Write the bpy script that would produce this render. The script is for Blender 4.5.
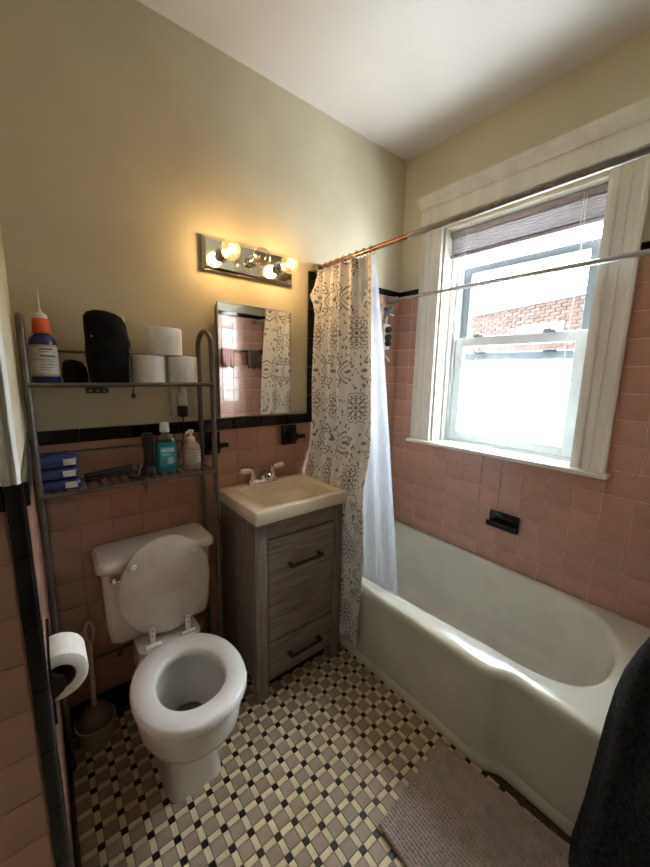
import bpy, bmesh, math, random
from mathutils import Vector, Matrix
random.seed(7)
PI = math.pi
for o in list(bpy.data.objects): bpy.data.objects.remove(o)
S = bpy.context.scene
COL = S.collection

# ------------------------------------------------------------------ camera, sky, exposure
CAM = Vector((0.2323, -1.5991, 1.4651)); YAW, PITCH, ROLL, FPX = 0.6793, 0.1679, 0.0188, 355.2266
_f = Vector((math.sin(YAW)*math.cos(PITCH), math.cos(YAW)*math.cos(PITCH), -math.sin(PITCH)))
_r = Vector((math.cos(YAW), -math.sin(YAW), 0)); _u = _r.cross(_f)
RT = math.cos(ROLL)*_r + math.sin(ROLL)*_u; UP = -math.sin(ROLL)*_r + math.cos(ROLL)*_u
cd = bpy.data.cameras.new('camera'); cam = bpy.data.objects.new('camera', cd); COL.objects.link(cam)
cd.sensor_fit = 'HORIZONTAL'; cd.sensor_width = 36; cd.lens = FPX/650*36; cd.clip_start = .02
cam.matrix_world = Matrix(((RT.x, UP.x, -_f.x, CAM.x), (RT.y, UP.y, -_f.y, CAM.y), (RT.z, UP.z, -_f.z, CAM.z), (0, 0, 0, 1)))
S.camera = cam
S.view_settings.view_transform = 'Standard'; S.view_settings.look = 'None'
S.view_settings.gamma = 1; S.view_settings.use_curve_mapping = False
S.view_settings.exposure = 1.2
SKY = 20.0          # overcast sky
BULB_W = 1.5        # each lit globe bulb
w = bpy.data.worlds.new('overcast_sky'); S.world = w; w.use_nodes = True
w.node_tree.nodes['Background'].inputs[0].default_value = (.87, .945, 1, 1)
w.node_tree.nodes['Background'].inputs[1].default_value = SKY
W = 2.1275; H = 2.755; T = .1095; Z0 = 1.0763; XL = .187; YF = -1.52; YS = -.71
pl = bpy.data.lights.new('window_portal', 'AREA'); pl.shape = 'RECTANGLE'; pl.size = 1.25; pl.size_y = .8
pl.cycles.is_portal = True
po = bpy.data.objects.new('window_portal', pl); COL.objects.link(po)
po.location = (W+.20, -.695, 1.67); po.rotation_euler = (0, PI/2, 0)

def px(P):
    d = Vector(P)-CAM; z = d.dot(_f)
    if z < .05: return None
    return 325+FPX*d.dot(RT)/z, 433.5-FPX*d.dot(UP)/z, z

# ------------------------------------------------------------------ materials
def mat(name, col, rough=.5, metal=0, var=.06, scale=20, bump=0, bscale=None, rand=0, coat=0, spec=.5, stretch=(1, 1, 1), col2=None, subs=0, transm=0):
    m = bpy.data.materials.new(name); m.use_nodes = True
    nt = m.node_tree; b = nt.nodes['Principled BSDF']
    b.inputs['Roughness'].default_value = rough; b.inputs['Metallic'].default_value = metal
    b.inputs['Specular IOR Level'].default_value = spec
    b.inputs['Coat Weight'].default_value = coat; b.inputs['Coat Roughness'].default_value = .08
    b.inputs['Transmission Weight'].default_value = transm
    tc = nt.nodes.new('ShaderNodeTexCoord'); mp = nt.nodes.new('ShaderNodeMapping'); mp.inputs['Scale'].default_value = stretch
    nt.links.new(tc.outputs['Object'], mp.inputs['Vector'])
    n = nt.nodes.new('ShaderNodeTexNoise'); n.inputs['Scale'].default_value = scale; n.inputs['Detail'].default_value = 5
    nt.links.new(mp.outputs[0], n.inputs['Vector'])
    r = nt.nodes.new('ShaderNodeMix'); r.data_type = 'RGBA'
    c2 = col2 or tuple(c*(1-2*var) for c in col); c1 = col if col2 else tuple(min(1, c*(1+var)) for c in col)
    r.inputs[6].default_value = (*c1, 1); r.inputs[7].default_value = (*c2, 1)
    rp = nt.nodes.new('ShaderNodeMapRange'); rp.inputs[1].default_value = .35; rp.inputs[2].default_value = .65
    nt.links.new(n.outputs['Fac'], rp.inputs[0]); nt.links.new(rp.outputs[0], r.inputs[0])
    out = r.outputs[2]
    if rand:
        oi = nt.nodes.new('ShaderNodeObjectInfo'); hs = nt.nodes.new('ShaderNodeHueSaturation')
        mr = nt.nodes.new('ShaderNodeMapRange'); mr.inputs[3].default_value = 1-rand; mr.inputs[4].default_value = 1+rand
        nt.links.new(oi.outputs['Random'], mr.inputs[0]); nt.links.new(mr.outputs[0], hs.inputs['Value'])
        nt.links.new(out, hs.inputs['Color']); out = hs.outputs[0]
    nt.links.new(out, b.inputs['Base Color'])
    if bump:
        n2 = nt.nodes.new('ShaderNodeTexNoise'); n2.inputs['Scale'].default_value = bscale or scale*4; n2.inputs['Detail'].default_value = 3
        nt.links.new(mp.outputs[0], n2.inputs['Vector'])
        bp = nt.nodes.new('ShaderNodeBump'); bp.inputs['Strength'].default_value = bump; bp.inputs['Distance'].default_value = .005
        nt.links.new(n2.outputs['Fac'], bp.inputs['Height']); nt.links.new(bp.outputs[0], b.inputs['Normal'])
    return m

def glassy(name, col=(1, 1, 1), refl=.08, glow=None):
    m = bpy.data.materials.new(name); m.use_nodes = True; nt = m.node_tree; nt.nodes.clear()
    o = nt.nodes.new('ShaderNodeOutputMaterial'); t = nt.nodes.new('ShaderNodeBsdfTransparent'); t.inputs[0].default_value = (*col, 1)
    g = nt.nodes.new('ShaderNodeBsdfGlossy'); g.inputs['Roughness'].default_value = .02
    lw = nt.nodes.new('ShaderNodeLayerWeight'); lw.inputs[0].default_value = .25
    mr = nt.nodes.new('ShaderNodeMapRange'); mr.inputs[3].default_value = refl*.5; mr.inputs[4].default_value = min(1, refl*7)
    nt.links.new(lw.outputs['Facing'], mr.inputs[0])
    mx = nt.nodes.new('ShaderNodeMixShader'); nt.links.new(mr.outputs[0], mx.inputs[0])
    nt.links.new(t.outputs[0], mx.inputs[1]); nt.links.new(g.outputs[0], mx.inputs[2])
    last = mx.outputs[0]
    if glow:
        e = nt.nodes.new('ShaderNodeEmission'); e.inputs[0].default_value = (*glow[:3], 1); e.inputs[1].default_value = glow[3]
        a = nt.nodes.new('ShaderNodeAddShader'); nt.links.new(last, a.inputs[0]); nt.links.new(e.outputs[0], a.inputs[1]); last = a.outputs[0]
    nt.links.new(last, o.inputs[0]); return m

def sheer(name, col, trans, transp, rough_bump=0):
    """diffuse + translucent + some clear-through"""
    m = bpy.data.materials.new(name); m.use_nodes = True; nt = m.node_tree; nt.nodes.clear()
    o = nt.nodes.new('ShaderNodeOutputMaterial')
    d = nt.nodes.new('ShaderNodeBsdfDiffuse'); d.inputs[0].default_value = (*col, 1)
    tl = nt.nodes.new('ShaderNodeBsdfTranslucent'); tl.inputs[0].default_value = (*col, 1)
    tp = nt.nodes.new('ShaderNodeBsdfTransparent')
    a = nt.nodes.new('ShaderNodeMixShader'); a.inputs[0].default_value = trans
    nt.links.new(d.outputs[0], a.inputs[1]); nt.links.new(tl.outputs[0], a.inputs[2])
    b = nt.nodes.new('ShaderNodeMixShader'); b.inputs[0].default_value = transp
    n = nt.nodes.new('ShaderNodeTexNoise'); n.inputs['Scale'].default_value = 30
    mr = nt.nodes.new('ShaderNodeMapRange'); mr.inputs[3].default_value = transp*.7; mr.inputs[4].default_value = transp*1.3
    nt.links.new(n.outputs['Fac'], mr.inputs[0]); nt.links.new(mr.outputs[0], b.inputs[0])
    nt.links.new(a.outputs[0], b.inputs[1]); nt.links.new(tp.outputs[0], b.inputs[2]); nt.links.new(b.outputs[0], o.inputs[0])
    return m

def emit(name, col, s):
    m = bpy.data.materials.new(name); m.use_nodes = True; nt = m.node_tree; nt.nodes.clear()
    o = nt.nodes.new('ShaderNodeOutputMaterial'); e = nt.nodes.new('ShaderNodeEmission')
    e.inputs[0].default_value = (*col, 1); e.inputs[1].default_value = s; nt.links.new(e.outputs[0], o.inputs[0]); return m

PAINT = mat('beige_wall_paint', (.59, .525, .375), .55, var=.04, scale=3, bump=.12, bscale=9)
CEIL = mat('white_ceiling_paint', (.60, .575, .54), .8, var=.02, scale=3, bump=.05, bscale=30)
PINK = mat('pink_ceramic', (.49, .272, .197), .2, var=.05, scale=6, rand=.06, coat=.4, bump=.03, bscale=12)
BLK = mat('black_ceramic', (.006, .006, .007), .1, var=.2, scale=30, spec=.35)
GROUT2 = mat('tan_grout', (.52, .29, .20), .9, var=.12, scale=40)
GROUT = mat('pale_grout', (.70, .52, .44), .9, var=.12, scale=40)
FGROUT = mat('dark_floor_grout', (.10, .08, .06), .9, var=.2, scale=60)
TAUPE = mat('taupe_floor_tile', (.38, .28, .20), .45, var=.06, scale=25, rand=.07)
CREAM = mat('cream_floor_tile', (.73, .61, .385), .42, var=.05, scale=25, rand=.06)
FBLK = mat('black_floor_tile', (.014, .013, .014), .35, var=.2, scale=30)
WOODW = mat('white_painted_wood', (.70, .68, .60), .4, var=.05, scale=12, bump=.06, stretch=(1, 1, .2))
VINYL = mat('white_window_vinyl', (.72, .75, .77), .35, var=.03, scale=15)
GLASS = glassy('clear_window_glass')
FROST = sheer('frosted_glass', (.86, .93, .95), .85, .12)
PORC = mat('white_porcelain', (.72, .70, .66), .12, var=.03, scale=5, coat=.5)
ENAMEL = mat('cream_tub_enamel', (.69, .69, .61), .24, var=.05, scale=4, coat=.4, bump=.02, bscale=7)
SEATM = mat('white_toilet_seat', (.76, .75, .73), .2, var=.02, scale=6, coat=.3)
SLID = mat('aged_ivory_seat_lid', (.66, .61, .52), .28, var=.06, scale=9)
SINKM = mat('cream_cultured_marble', (.80, .72, .58), .22, var=.03, scale=6, coat=.3)
CHROME = mat('chrome', (.72, .71, .69), .09, 1, var=.04, scale=12)
MIRROR = mat('mirror_silver', (.86, .87, .86), .01, 1, var=.005, scale=5)
COPPER = mat('bronze_rod_metal', (.36, .20, .12), .24, 1, var=.12, scale=30)
STEEL = mat('brushed_steel_rod', (.36, .33, .30), .32, 1, var=.12, scale=40)
RACK = mat('grey_bronze_tube', (.135, .12, .10), .4, .55, var=.1, scale=30)
WOODG = mat('grey_washed_wood', (.26, .22, .18), .5, scale=9, stretch=(9, 9, .7), col2=(.155, .125, .10), bump=.12, bscale=30)
WOODH = mat('grey_washed_wood_horizontal', (.27, .23, .187), .5, scale=9, stretch=(.8, 9, 12), col2=(.155, .125, .10), bump=.12, bscale=30)
MBLK = mat('matt_black_metal', (.012, .012, .013), .38, var=.1, scale=30)
BPLAS = mat('black_plastic', (.009, .009, .010), .4, var=.1, scale=30)
BCLOTH = mat('black_nylon_cloth', (.008, .008, .009), .85, var=.3, scale=20, bump=.4, bscale=60, spec=.15)
PAPER = mat('white_tissue_paper', (.80, .77, .72), .9, var=.03, scale=60, bump=.25, bscale=180)
CORE = mat('dark_cardboard_core', (.30, .23, .16), .9)
WPLAS = mat('white_plastic', (.74, .72, .68), .4, var=.03)
LABEL = mat('printed_paper_label', (.72, .70, .64), .6, scale=70, stretch=(.35, .35, 3), col2=(.45, .43, .40))
BLUEP = mat('dark_blue_plastic', (.02, .035, .17), .2, var=.08, coat=.3)
ORANGE = mat('orange_plastic', (.78, .10, .02), .35, var=.05)
TEAL = mat('teal_mouthwash', (.01, .22, .25), .12, var=.05, coat=.4)
SOAP = mat('pale_mauve_soap', (.50, .36, .34), .12, var=.05, coat=.4)
CLEARP = glassy('clear_plastic', (.62, .68, .68), .2)
WRAP = mat('glossy_blue_wrap', (.03, .065, .26), .22, scale=14, col2=(.015, .03, .13), bump=.6, bscale=25, coat=.4)
GTOWEL = mat('charcoal_terry', (.045, .05, .058), .95, scale=90, col2=(.02, .022, .027), bump=1.0, bscale=260, spec=.1)
BRCLOTH = mat('brown_washcloth', (.085, .05, .04), .95, bump=.5, bscale=120, var=.15)
PKCLOTH = mat('dusty_pink_washcloth', (.42, .22, .20), .95, bump=.5, bscale=120)
MATM = mat('taupe_chenille', (.56, .48, .44), .95, scale=26, col2=(.46, .39, .355), bump=.3, bscale=200, spec=.1)
BRUSHB = mat('beige_plastic', (.55, .48, .38), .5, var=.06)
BRUSHP = mat('tan_brush_dome', (.20, .155, .11), .6, var=.1)
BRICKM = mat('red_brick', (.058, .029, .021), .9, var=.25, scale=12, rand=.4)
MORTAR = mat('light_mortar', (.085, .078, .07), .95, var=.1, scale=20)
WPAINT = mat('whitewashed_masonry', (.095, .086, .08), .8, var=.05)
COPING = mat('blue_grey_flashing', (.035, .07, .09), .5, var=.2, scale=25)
LINER = sheer('white_vinyl_liner', (.74, .81, .88), .5, .42)
BLINDM = mat('grey_mauve_blind_slat', (.44, .40, .42), .45, var=.06)
WATER = mat('toilet_water', (.10, .105, .10), .04, coat=.6)
DARKG = mat('dark_grey_rubber', (.03, .035, .04), .5)

# patterned curtain fabric ------------------------------------------------------------
class X:
    nt = None
    def __init__(s, v): s.v = v
    @staticmethod
    def op(kind, *a):
        n = X.nt.nodes.new('ShaderNodeMath'); n.operation = kind
        for i, q in enumerate(a):
            q = q.v if isinstance(q, X) else q
            if isinstance(q, (int, float)): n.inputs[i].default_value = q
            else: X.nt.links.new(q, n.inputs[i])
        return X(n.outputs[0])
    def __add__(s, o): return X.op('ADD', s, o)
    def __sub__(s, o): return X.op('SUBTRACT', s, o)
    def __mul__(s, o): return X.op('MULTIPLY', s, o)
    def __gt__(s, o): return X.op('GREATER_THAN', s, o)
    def __lt__(s, o): return X.op('LESS_THAN', s, o)
    def mx(s, o): return X.op('MAXIMUM', s, o)
def band(r, c, h): return X.op('ABSOLUTE', r-c) < h
def curtain_mat():
    m = bpy.data.materials.new('white_curtain_with_grey_medallions'); m.use_nodes = True; nt = m.node_tree; X.nt = nt
    b = nt.nodes['Principled BSDF']; b.inputs['Roughness'].default_value = .85
    uv = nt.nodes.new('ShaderNodeUVMap'); sp = nt.nodes.new('ShaderNodeSeparateXYZ'); nt.links.new(uv.outputs[0], sp.inputs[0])
    u, v = X(sp.outputs[0])+.125, X(sp.outputs[1])
    CU, CV = .25, .35
    row = X.op('FLOOR', X.op('DIVIDE', v, CV/2)); odd = X.op('MODULO', row, 2.0)
    def loc(off):
        lu = X.op('FLOORED_MODULO', u+off*CU, CU)-CU/2; lv = X.op('FLOORED_MODULO', v, CV/2)-CV/4
        return lu, lv
    lu, lv = loc(odd*.5)
    lvr = lv*1.0
    r = X.op('SQRT', lu*lu+lvr*lvr); a = X.op('ARCTAN2', lv, lu)
    c16 = X.op('COSINE', a*16.0); c8 = X.op('COSINE', a*8.0)
    # round medallion
    m1 = r < .012+c8.v.node.outputs[0].default_value*0
    m1 = (r < 0.010)
    m1 = m1.mx(band(r, .020, .0028)).mx((c8 > .2)*band(r, .033, .008)).mx(band(r, .046, .0022)).mx((c16 > .1)*band(r, .056, .0045)).mx(band(r-c16*.004, .071, .0022))
    # pointed eye motif with scrolls
    al = X.op('ABSOLUTE', lu); av = X.op('ABSOLUTE', lv)
    d = av*17.0+lu*lu*330.0
    m2 = band(d, .92, .075).mx(d < .14).mx(band(d, .5, .04))
    s1 = X.op('SQRT', (al-.058)*(al-.058)+(av-.052)*(av-.052)); a1 = X.op('ARCTAN2', av-.052, al-.058)
    m2 = m2.mx(band(s1+X.op('SINE', a1*3.0)*.004, .018, .003)).mx(s1 < .006)
    s2 = X.op('SQRT', (al-.085)*(al-.085)*.35+lv*lv); m2 = m2.mx(s2 < .009)
    med = odd*m1+(X.op('SUBTRACT', 1.0, odd))*m2
    # small leaf sprigs between
    vo = nt.nodes.new('ShaderNodeTexVoronoi'); vo.inputs['Scale'].default_value = 62
    mp = nt.nodes.new('ShaderNodeMapping'); mp.inputs['Rotation'].default_value = (0, 0, .6); mp.inputs['Scale'].default_value = (1, .62, 1)
    nt.links.new(uv.outputs[0], mp.inputs[0]); nt.links.new(mp.outputs[0], vo.inputs['Vector'])
    spr = (X(vo.outputs['Distance']) < .33)*(band(X.op('SINE', u*50.0+X.op('SINE', v*36.0)*1.6), 0.0, .88))*(r > .077)
    ink = X.op('MINIMUM', med.mx(spr), 1.0)
    n = nt.nodes.new('ShaderNodeTexNoise'); n.inputs['Scale'].default_value = 300; nt.links.new(uv.outputs[0], n.inputs['Vector'])
    ink = ink*(X(n.outputs['Fac'])*.5+.55)
    mix = nt.nodes.new('ShaderNodeMix'); mix.data_type = 'RGBA'; mix.inputs[6].default_value = (.83, .80, .76, 1); mix.inputs[7].default_value = (.13, .12, .125, 1)
    nt.links.new(ink.v, mix.inputs[0]); nt.links.new(mix.outputs[2], b.inputs['Base Color'])
    o = nt.nodes['Material Output']; tl = nt.nodes.new('ShaderNodeBsdfTranslucent'); nt.links.new(mix.outputs[2], tl.inputs[0])
    ms = nt.nodes.new('ShaderNodeMixShader'); ms.inputs[0].default_value = .22
    nt.links.new(b.outputs[0], ms.inputs[1]); nt.links.new(tl.outputs[0], ms.inputs[2]); nt.links.new(ms.outputs[0], o.inputs[0])
    return m

# ------------------------------------------------------------------ mesh helpers
ORG = {}
def org(o):
    while o is not None and o.name not in ORG: o = o.parent
    return Vector(ORG[o.name]) if o is not None else Vector((0, 0, 0))
def tag(o, label=None, cat=None, group=None, kind=None):
    if label: o['label'] = label
    if cat: o['category'] = cat
    if group: o['group'] = group
    if kind: o['kind'] = kind
    return o
def thing(name, label, cat, loc, group=None):
    o = bpy.data.objects.new(name, None); COL.objects.link(o); o.location = loc; o.empty_display_size = .05
    ORG[o.name] = tuple(loc); return tag(o, label, cat, group)

class MB:
    def __init__(s): s.v = []; s.f = []; s.uv = None
    def add(s, v, f):
        n = len(s.v); s.v += [Vector(p) for p in v]; s.f += [tuple(i+n for i in q) for q in f]; return s
    def box(s, x0, x1, y0, y1, z0, z1):
        return s.add([(x, y, z) for z in (z0, z1) for y in (y0, y1) for x in (x0, x1)],
                     [(0, 2, 3, 1), (4, 5, 7, 6), (0, 1, 5, 4), (2, 6, 7, 3), (0, 4, 6, 2), (1, 3, 7, 5)])
    def rbox(s, x0, x1, y0, y1, z0, z1, r=.004, seg=2):
        bm = bmesh.new(); bmesh.ops.create_cube(bm, size=1)
        for v in bm.verts: v.co = Vector(((x0+x1)/2+v.co.x*(x1-x0), (y0+y1)/2+v.co.y*(y1-y0), (z0+z1)/2+v.co.z*(z1-z0)))
        bmesh.ops.bevel(bm, geom=bm.edges[:], offset=r, segments=seg, profile=.5, affect='EDGES')
        bm.verts.index_update(); s.add([v.co.copy() for v in bm.verts], [[v.index for v in f.verts] for f in bm.faces]); bm.free(); return s
    def loft(s, rings, cap0=True, cap1=True, closed=True):
        n = len(rings[0]); V = [p for r in rings for p in r]; F = []
        for i in range(len(rings)-1):
            for j in range(n if closed else n-1):
                k = (j+1) % n; F.append((i*n+j, i*n+k, (i+1)*n+k, (i+1)*n+j))
        if cap0: F.append(tuple(reversed(range(n))))
        if cap1: F.append(tuple((len(rings)-1)*n+j for j in range(n)))
        return s.add(V, F)
    def tube(s, path, r, seg=10, closed=False):
        P = [Vector(p) for p in path]; rings = []; nrm = None
        for i, p in enumerate(P):
            if closed: t = P[(i+1) % len(P)]-P[i-1]
            else: t = P[min(i+1, len(P)-1)]-P[max(i-1, 0)]
            t.normalize()
            if nrm is None:
                nrm = t.cross(Vector((.31, .2, .93)) if abs(t.z) < .9 else Vector((1, .1, 0)))
            nrm = (nrm-t*nrm.dot(t)).normalized(); bn = t.cross(nrm)
            rr = r[i] if isinstance(r, (list, tuple)) else r
            rings.append([p+rr*(math.cos(a)*nrm+math.sin(a)*bn) for a in [2*PI*k/seg for k in range(seg)]])
        if closed: rings.append(rings[0])
        return s.loft(rings, not closed, not closed)
    def lathe(s, prof, c, seg=24, axis='z', cap0=True, cap1=True):
        c = Vector(c); rings = []
        for r, h in prof:
            ring = []
            for k in range(seg):
                a = 2*PI*k/seg; x, y = r*math.cos(a), r*math.sin(a)
                ring.append(c+(Vector((x, y, h)) if axis == 'z' else Vector((h, x, y)) if axis == 'x' else Vector((y, h, x))))
            rings.append(ring)
        return s.loft(rings, cap0, cap1)
    def ball(s, c, r, seg=20, rings=12, sc=(1, 1, 1)):
        R = []
        for i in range(rings+1):
            t = PI*i/rings; rr = max(math.sin(t), .001); z = -math.cos(t)
            R.append([Vector(c)+Vector((r*sc[0]*rr*math.cos(2*PI*k/seg), r*sc[1]*rr*math.sin(2*PI*k/seg), r*sc[2]*z)) for k in range(seg)])
        return s.loft(R)
    def xf(s, M):
        s.v = [M @ p for p in s.v]; return s
    def build(s, name, m, parent=None, ang=40, flip=False, recalc=True):
        me = bpy.data.meshes.new(name); o0 = org(parent)
        me.from_pydata([p-o0 for p in s.v], [], [f for f in s.f])
        if s.uv:
            l = me.uv_layers.new(name='UVMap')
            for lp in me.loops: l.data[lp.index].uv = s.uv[lp.vertex_index]
        if recalc:
            bm = bmesh.new(); bm.from_mesh(me); bmesh.ops.recalc_face_normals(bm, faces=bm.faces); bm.to_mesh(me); bm.free()
        me.materials.append(m)
        if ang:
            me.polygons.foreach_set('use_smooth', [True]*len(me.polygons)); me.set_sharp_from_angle(angle=math.radians(ang))
        o = bpy.data.objects.new(name, me); COL.objects.link(o)
        if parent: o.parent = parent
        return o
def struct(o): o['kind'] = 'structure'; return o
def Rz(a, c): return Matrix.Translation(c) @ Matrix.Rotation(a, 4, 'Z') @ Matrix.Translation(-Vector(c))
def Rx(a, c): return Matrix.Translation(c) @ Matrix.Rotation(a, 4, 'X') @ Matrix.Translation(-Vector(c))
def Ry(a, c): return Matrix.Translation(c) @ Matrix.Rotation(a, 4, 'Y') @ Matrix.Translation(-Vector(c))
def selling(cx, cy, z, rx, ryf, ryb, e=2.0, n=48):
    out = []
    for k in range(n):
        a = 2*PI*k/n; c, s_ = math.cos(a), math.sin(a)
        x = rx*math.copysign(abs(c)**(2/e), c); y = math.copysign(abs(s_)**(2/e), s_)
        out.append(Vector((cx+x, cy+y*(ryb if y > 0 else ryf), z)))
    return out
def rrect(x0, x1, y0, y1, r, z, n=6):
    out = []
    for cx, cy, a0 in ((x1-r, y1-r, 0), (x0+r, y1-r, PI/2), (x0+r, y0+r, PI), (x1-r, y0+r, 1.5*PI)):
        for k in range(n+1):
            a = a0+PI/2*k/n; out.append(Vector((cx+r*math.cos(a), cy+r*math.sin(a), z)))
    return out

# ------------------------------------------------------------------ tile pieces (shared meshes)
TC = {}
def tile_mesh(w, h, m, d=.008, bev=.0022):
    key = (round(w, 4), round(h, 4), m.name, d)
    if key in TC: return TC[key]
    a, b = w/2, h/2; V = []
    for z, i in ((0, 0), (d*.72, 0), (d, bev)):
        V += [(-a+i, -b+i, z), (a-i, -b+i, z), (a-i, b-i, z), (-a+i, b-i, z)]
    F = [(8, 9, 10, 11)]
    for r in (0, 4):
        for k in range(4):
            q = (k+1) % 4; F.append((r+k, r+q, r+4+q, r+4+k))
    me = bpy.data.meshes.new('tile'); me.from_pydata(V, [], F); me.materials.append(m)
    TC[key] = me; return me
FR = {  # local (u, v, normal) frames of each wall
    'back': lambda u, v, d: Matrix(((1, 0, 0, u), (0, 0, -1, -d), (0, 1, 0, v), (0, 0, 0, 1))),
    'right': lambda u, v, d: Matrix(((0, 0, -1, W-d), (-1, 0, 0, u), (0, 1, 0, v), (0, 0, 0, 1))),
    'left': lambda u, v, d: Matrix(((0, 0, 1, XL+d), (1, 0, 0, u), (0, 1, 0, v), (0, 0, 0, 1))),
    'stub': lambda u, v, d: Matrix(((1, 0, 0, u), (0, 0, -1, YS-d), (0, 1, 0, v), (0, 0, 0, 1))),
    'front': lambda u, v, d: Matrix(((-1, 0, 0, u), (0, 0, 1, YF+d), (0, 1, 0, v), (0, 0, 0, 1)))}
def piece(name, wall, fr, u0, u1, v0, v1, m, gap=.0032, d=.008, base=.003):
    if u1-u0 < gap*2.5 or v1-v0 < gap*2.5: return
    o = bpy.data.objects.new(name, tile_mesh(u1-u0-gap, v1-v0-gap, m, d)); COL.objects.link(o)
    o.parent = wall; o.matrix_local = FR[fr]((u0+u1)/2, (v0+v1)/2, base)
def field(wall, fr, u_edges, v_edges, clip, holes=()):
    """clip = (u0,u1,v0,v1); holes = list of rectangles"""
    for i in range(len(u_edges)-1):
        for j in range(len(v_edges)-1):
            rs = [(max(u_edges[i], clip[0]), min(u_edges[i+1], clip[1]), max(v_edges[j], clip[2]), min(v_edges[j+1], clip[3]))]
            for h in holes:
                nr = []
                for (a, b, c, d) in rs:
                    if b <= h[0] or a >= h[1] or d <= h[2] or c >= h[3]: nr.append((a, b, c, d)); continue
                    if c < h[2]: nr.append((a, b, c, h[2]))
                    if d > h[3]: nr.append((a, b, h[3], d))
                    c2, d2 = max(c, h[2]), min(d, h[3])
                    if a < h[0]: nr.append((a, h[0], c2, d2))
                    if b > h[1]: nr.append((h[1], b, c2, d2))
                rs = nr
            for (a, b, c, d) in rs:
                if b-a > .006 and d-c > .006: piece('pink_tile', wall, fr, a, b, c, d, PINK, d=.0038)
def strip(wall, fr, u0, u1, v0, v1, horiz=True, L=.1524, d=.011):
    a, b = (u0, u1) if horiz else (v0, v1); n = max(1, math.ceil((b-a)/L-.05))
    for k in range(n):
        s0, s1 = a+k*L, min(a+(k+1)*L, b)
        if k == n-1: s1 = b
        if horiz: piece('black_tile', wall, fr, s0, s1, v0, v1, BLK, .0018, d)
        else: piece('black_tile', wall, fr, u0, u1, s0, s1, BLK, .0018, d)
def grout(wall, fr, rects):
    m = MB()
    for (a, b, c, d) in rects:
        M = FR[fr](0, 0, 0); M[0][3], M[1][3], M[2][3] = {'back': (0, 0, 0), 'right': (W, 0, 0), 'left': (XL, 0, 0), 'stub': (0, YS, 0), 'front': (0, YF, 0)}[fr]
        sx = -1 if fr in ('right', 'front') else 1
        m.add([M @ Vector((sx*u, v, q)) for q in (0.0005, .0045) for v in (c, d) for u in (a, b)], [(0, 1, 3, 2), (4, 5, 7, 6), (0, 1, 5, 4), (2, 3, 7, 6), (0, 2, 6, 4), (1, 3, 7, 5)])
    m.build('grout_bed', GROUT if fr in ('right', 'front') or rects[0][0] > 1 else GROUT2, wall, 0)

# ------------------------------------------------------------------ room shell
wb = struct(MB().box(-.87, W+.25, 0, .14, 0, H).build('wall_back', PAINT, None, 0))
m = MB()   # window wall with an opening
OY0, OY1, OZ0, OZ1 = -1.075, -.315, 1.045, 2.285
m.box(W, W+.25, OY1, 0, 0, H).box(W, W+.25, -2.5, OY0, 0, H).box(W, W+.25, OY0, OY1, 0, OZ0).box(W, W+.25, OY0, OY1, OZ1, H)
wr = struct(m.build('wall_right', PAINT, None, 0))
RY0, RY1, RZ0, RZ1, RD = -.652, -.492, .655, .795, .085    # recess of the paper holder
m = MB(); XB = .067
m.box(XB, XL, RY1, 0, 0, H).box(XB, XL, YS, RY0, 0, H).box(XB, XL, RY0, RY1, 0, RZ0).box(XB, XL, RY0, RY1, RZ1, H).box(XB, XL-RD, RY0, RY1, RZ0, RZ1)
wl = struct(m.build('wall_left', PAINT, None, 0))
we = struct(MB().box(-.75, XB, YS, YS+.12, 0, H).build('wall_entry', PAINT, None, 0))
wf = struct(MB().box(1.335, W, YF-.12, YF, 0, H).build('wall_front', PAINT, None, 0))
wd = struct(MB().box(-.87, -.75, -2.5, YS+.12, 0, H).build('wall_door', PAINT, None, 0))
wh = struct(MB().box(-.87, W+.25, -2.62, -2.5, 0, H).build('wall_hall', PAINT, None, 0))
struct(MB().box(-.87, W+.25, -2.62, .14, H, H+.1).build('ceiling', CEIL, None, 0))
struct(MB().box(W, W+.25, -12, -2.62, -1.5, 16).box(W, W+.25, .14, 12, -1.5, 16).box(W, W+.25, -2.62, .14, H+.1, 16).box(W, W+.25, -2.62, .14, -1.5, -.1).build('wall_sky_blocker', MORTAR, None, 0))  # unseen tall outer wall, added to keep sky light off the bricks
fl = struct(MB().box(-.87, W+.25, -2.62, .14, -.1, -.0005).build('floor', FGROUT, None, 0))

# wall tiles
zr = [Z0-T*k for k in range(7, -9, -1)]; ZC = 1.952; ZT = 1.99
yr = [-T*k for k in range(15, -1, -1)]
hole = (-1.203, -.172, 1.040, 3)
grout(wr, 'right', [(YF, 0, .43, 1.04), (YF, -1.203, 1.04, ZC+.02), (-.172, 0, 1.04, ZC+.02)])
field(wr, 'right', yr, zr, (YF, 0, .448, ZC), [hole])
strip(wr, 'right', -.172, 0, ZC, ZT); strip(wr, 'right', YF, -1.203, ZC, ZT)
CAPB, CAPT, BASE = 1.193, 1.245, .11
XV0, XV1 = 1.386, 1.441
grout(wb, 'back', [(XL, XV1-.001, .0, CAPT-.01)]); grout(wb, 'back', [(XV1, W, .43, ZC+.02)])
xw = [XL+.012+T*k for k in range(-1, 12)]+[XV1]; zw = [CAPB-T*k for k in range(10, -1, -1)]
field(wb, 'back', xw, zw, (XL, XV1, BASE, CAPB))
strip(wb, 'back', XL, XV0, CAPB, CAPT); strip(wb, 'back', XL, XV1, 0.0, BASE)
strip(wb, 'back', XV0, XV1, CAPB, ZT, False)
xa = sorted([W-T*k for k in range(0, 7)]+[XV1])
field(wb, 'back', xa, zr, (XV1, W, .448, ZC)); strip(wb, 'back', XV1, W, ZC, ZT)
grout(wl, 'left', [(YS, RY0, 0, CAPT-.01), (RY1, 0, 0, CAPT-.01), (RY0, RY1, 0, RZ0), (RY0, RY1, RZ1, CAPT-.01)])
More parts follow.
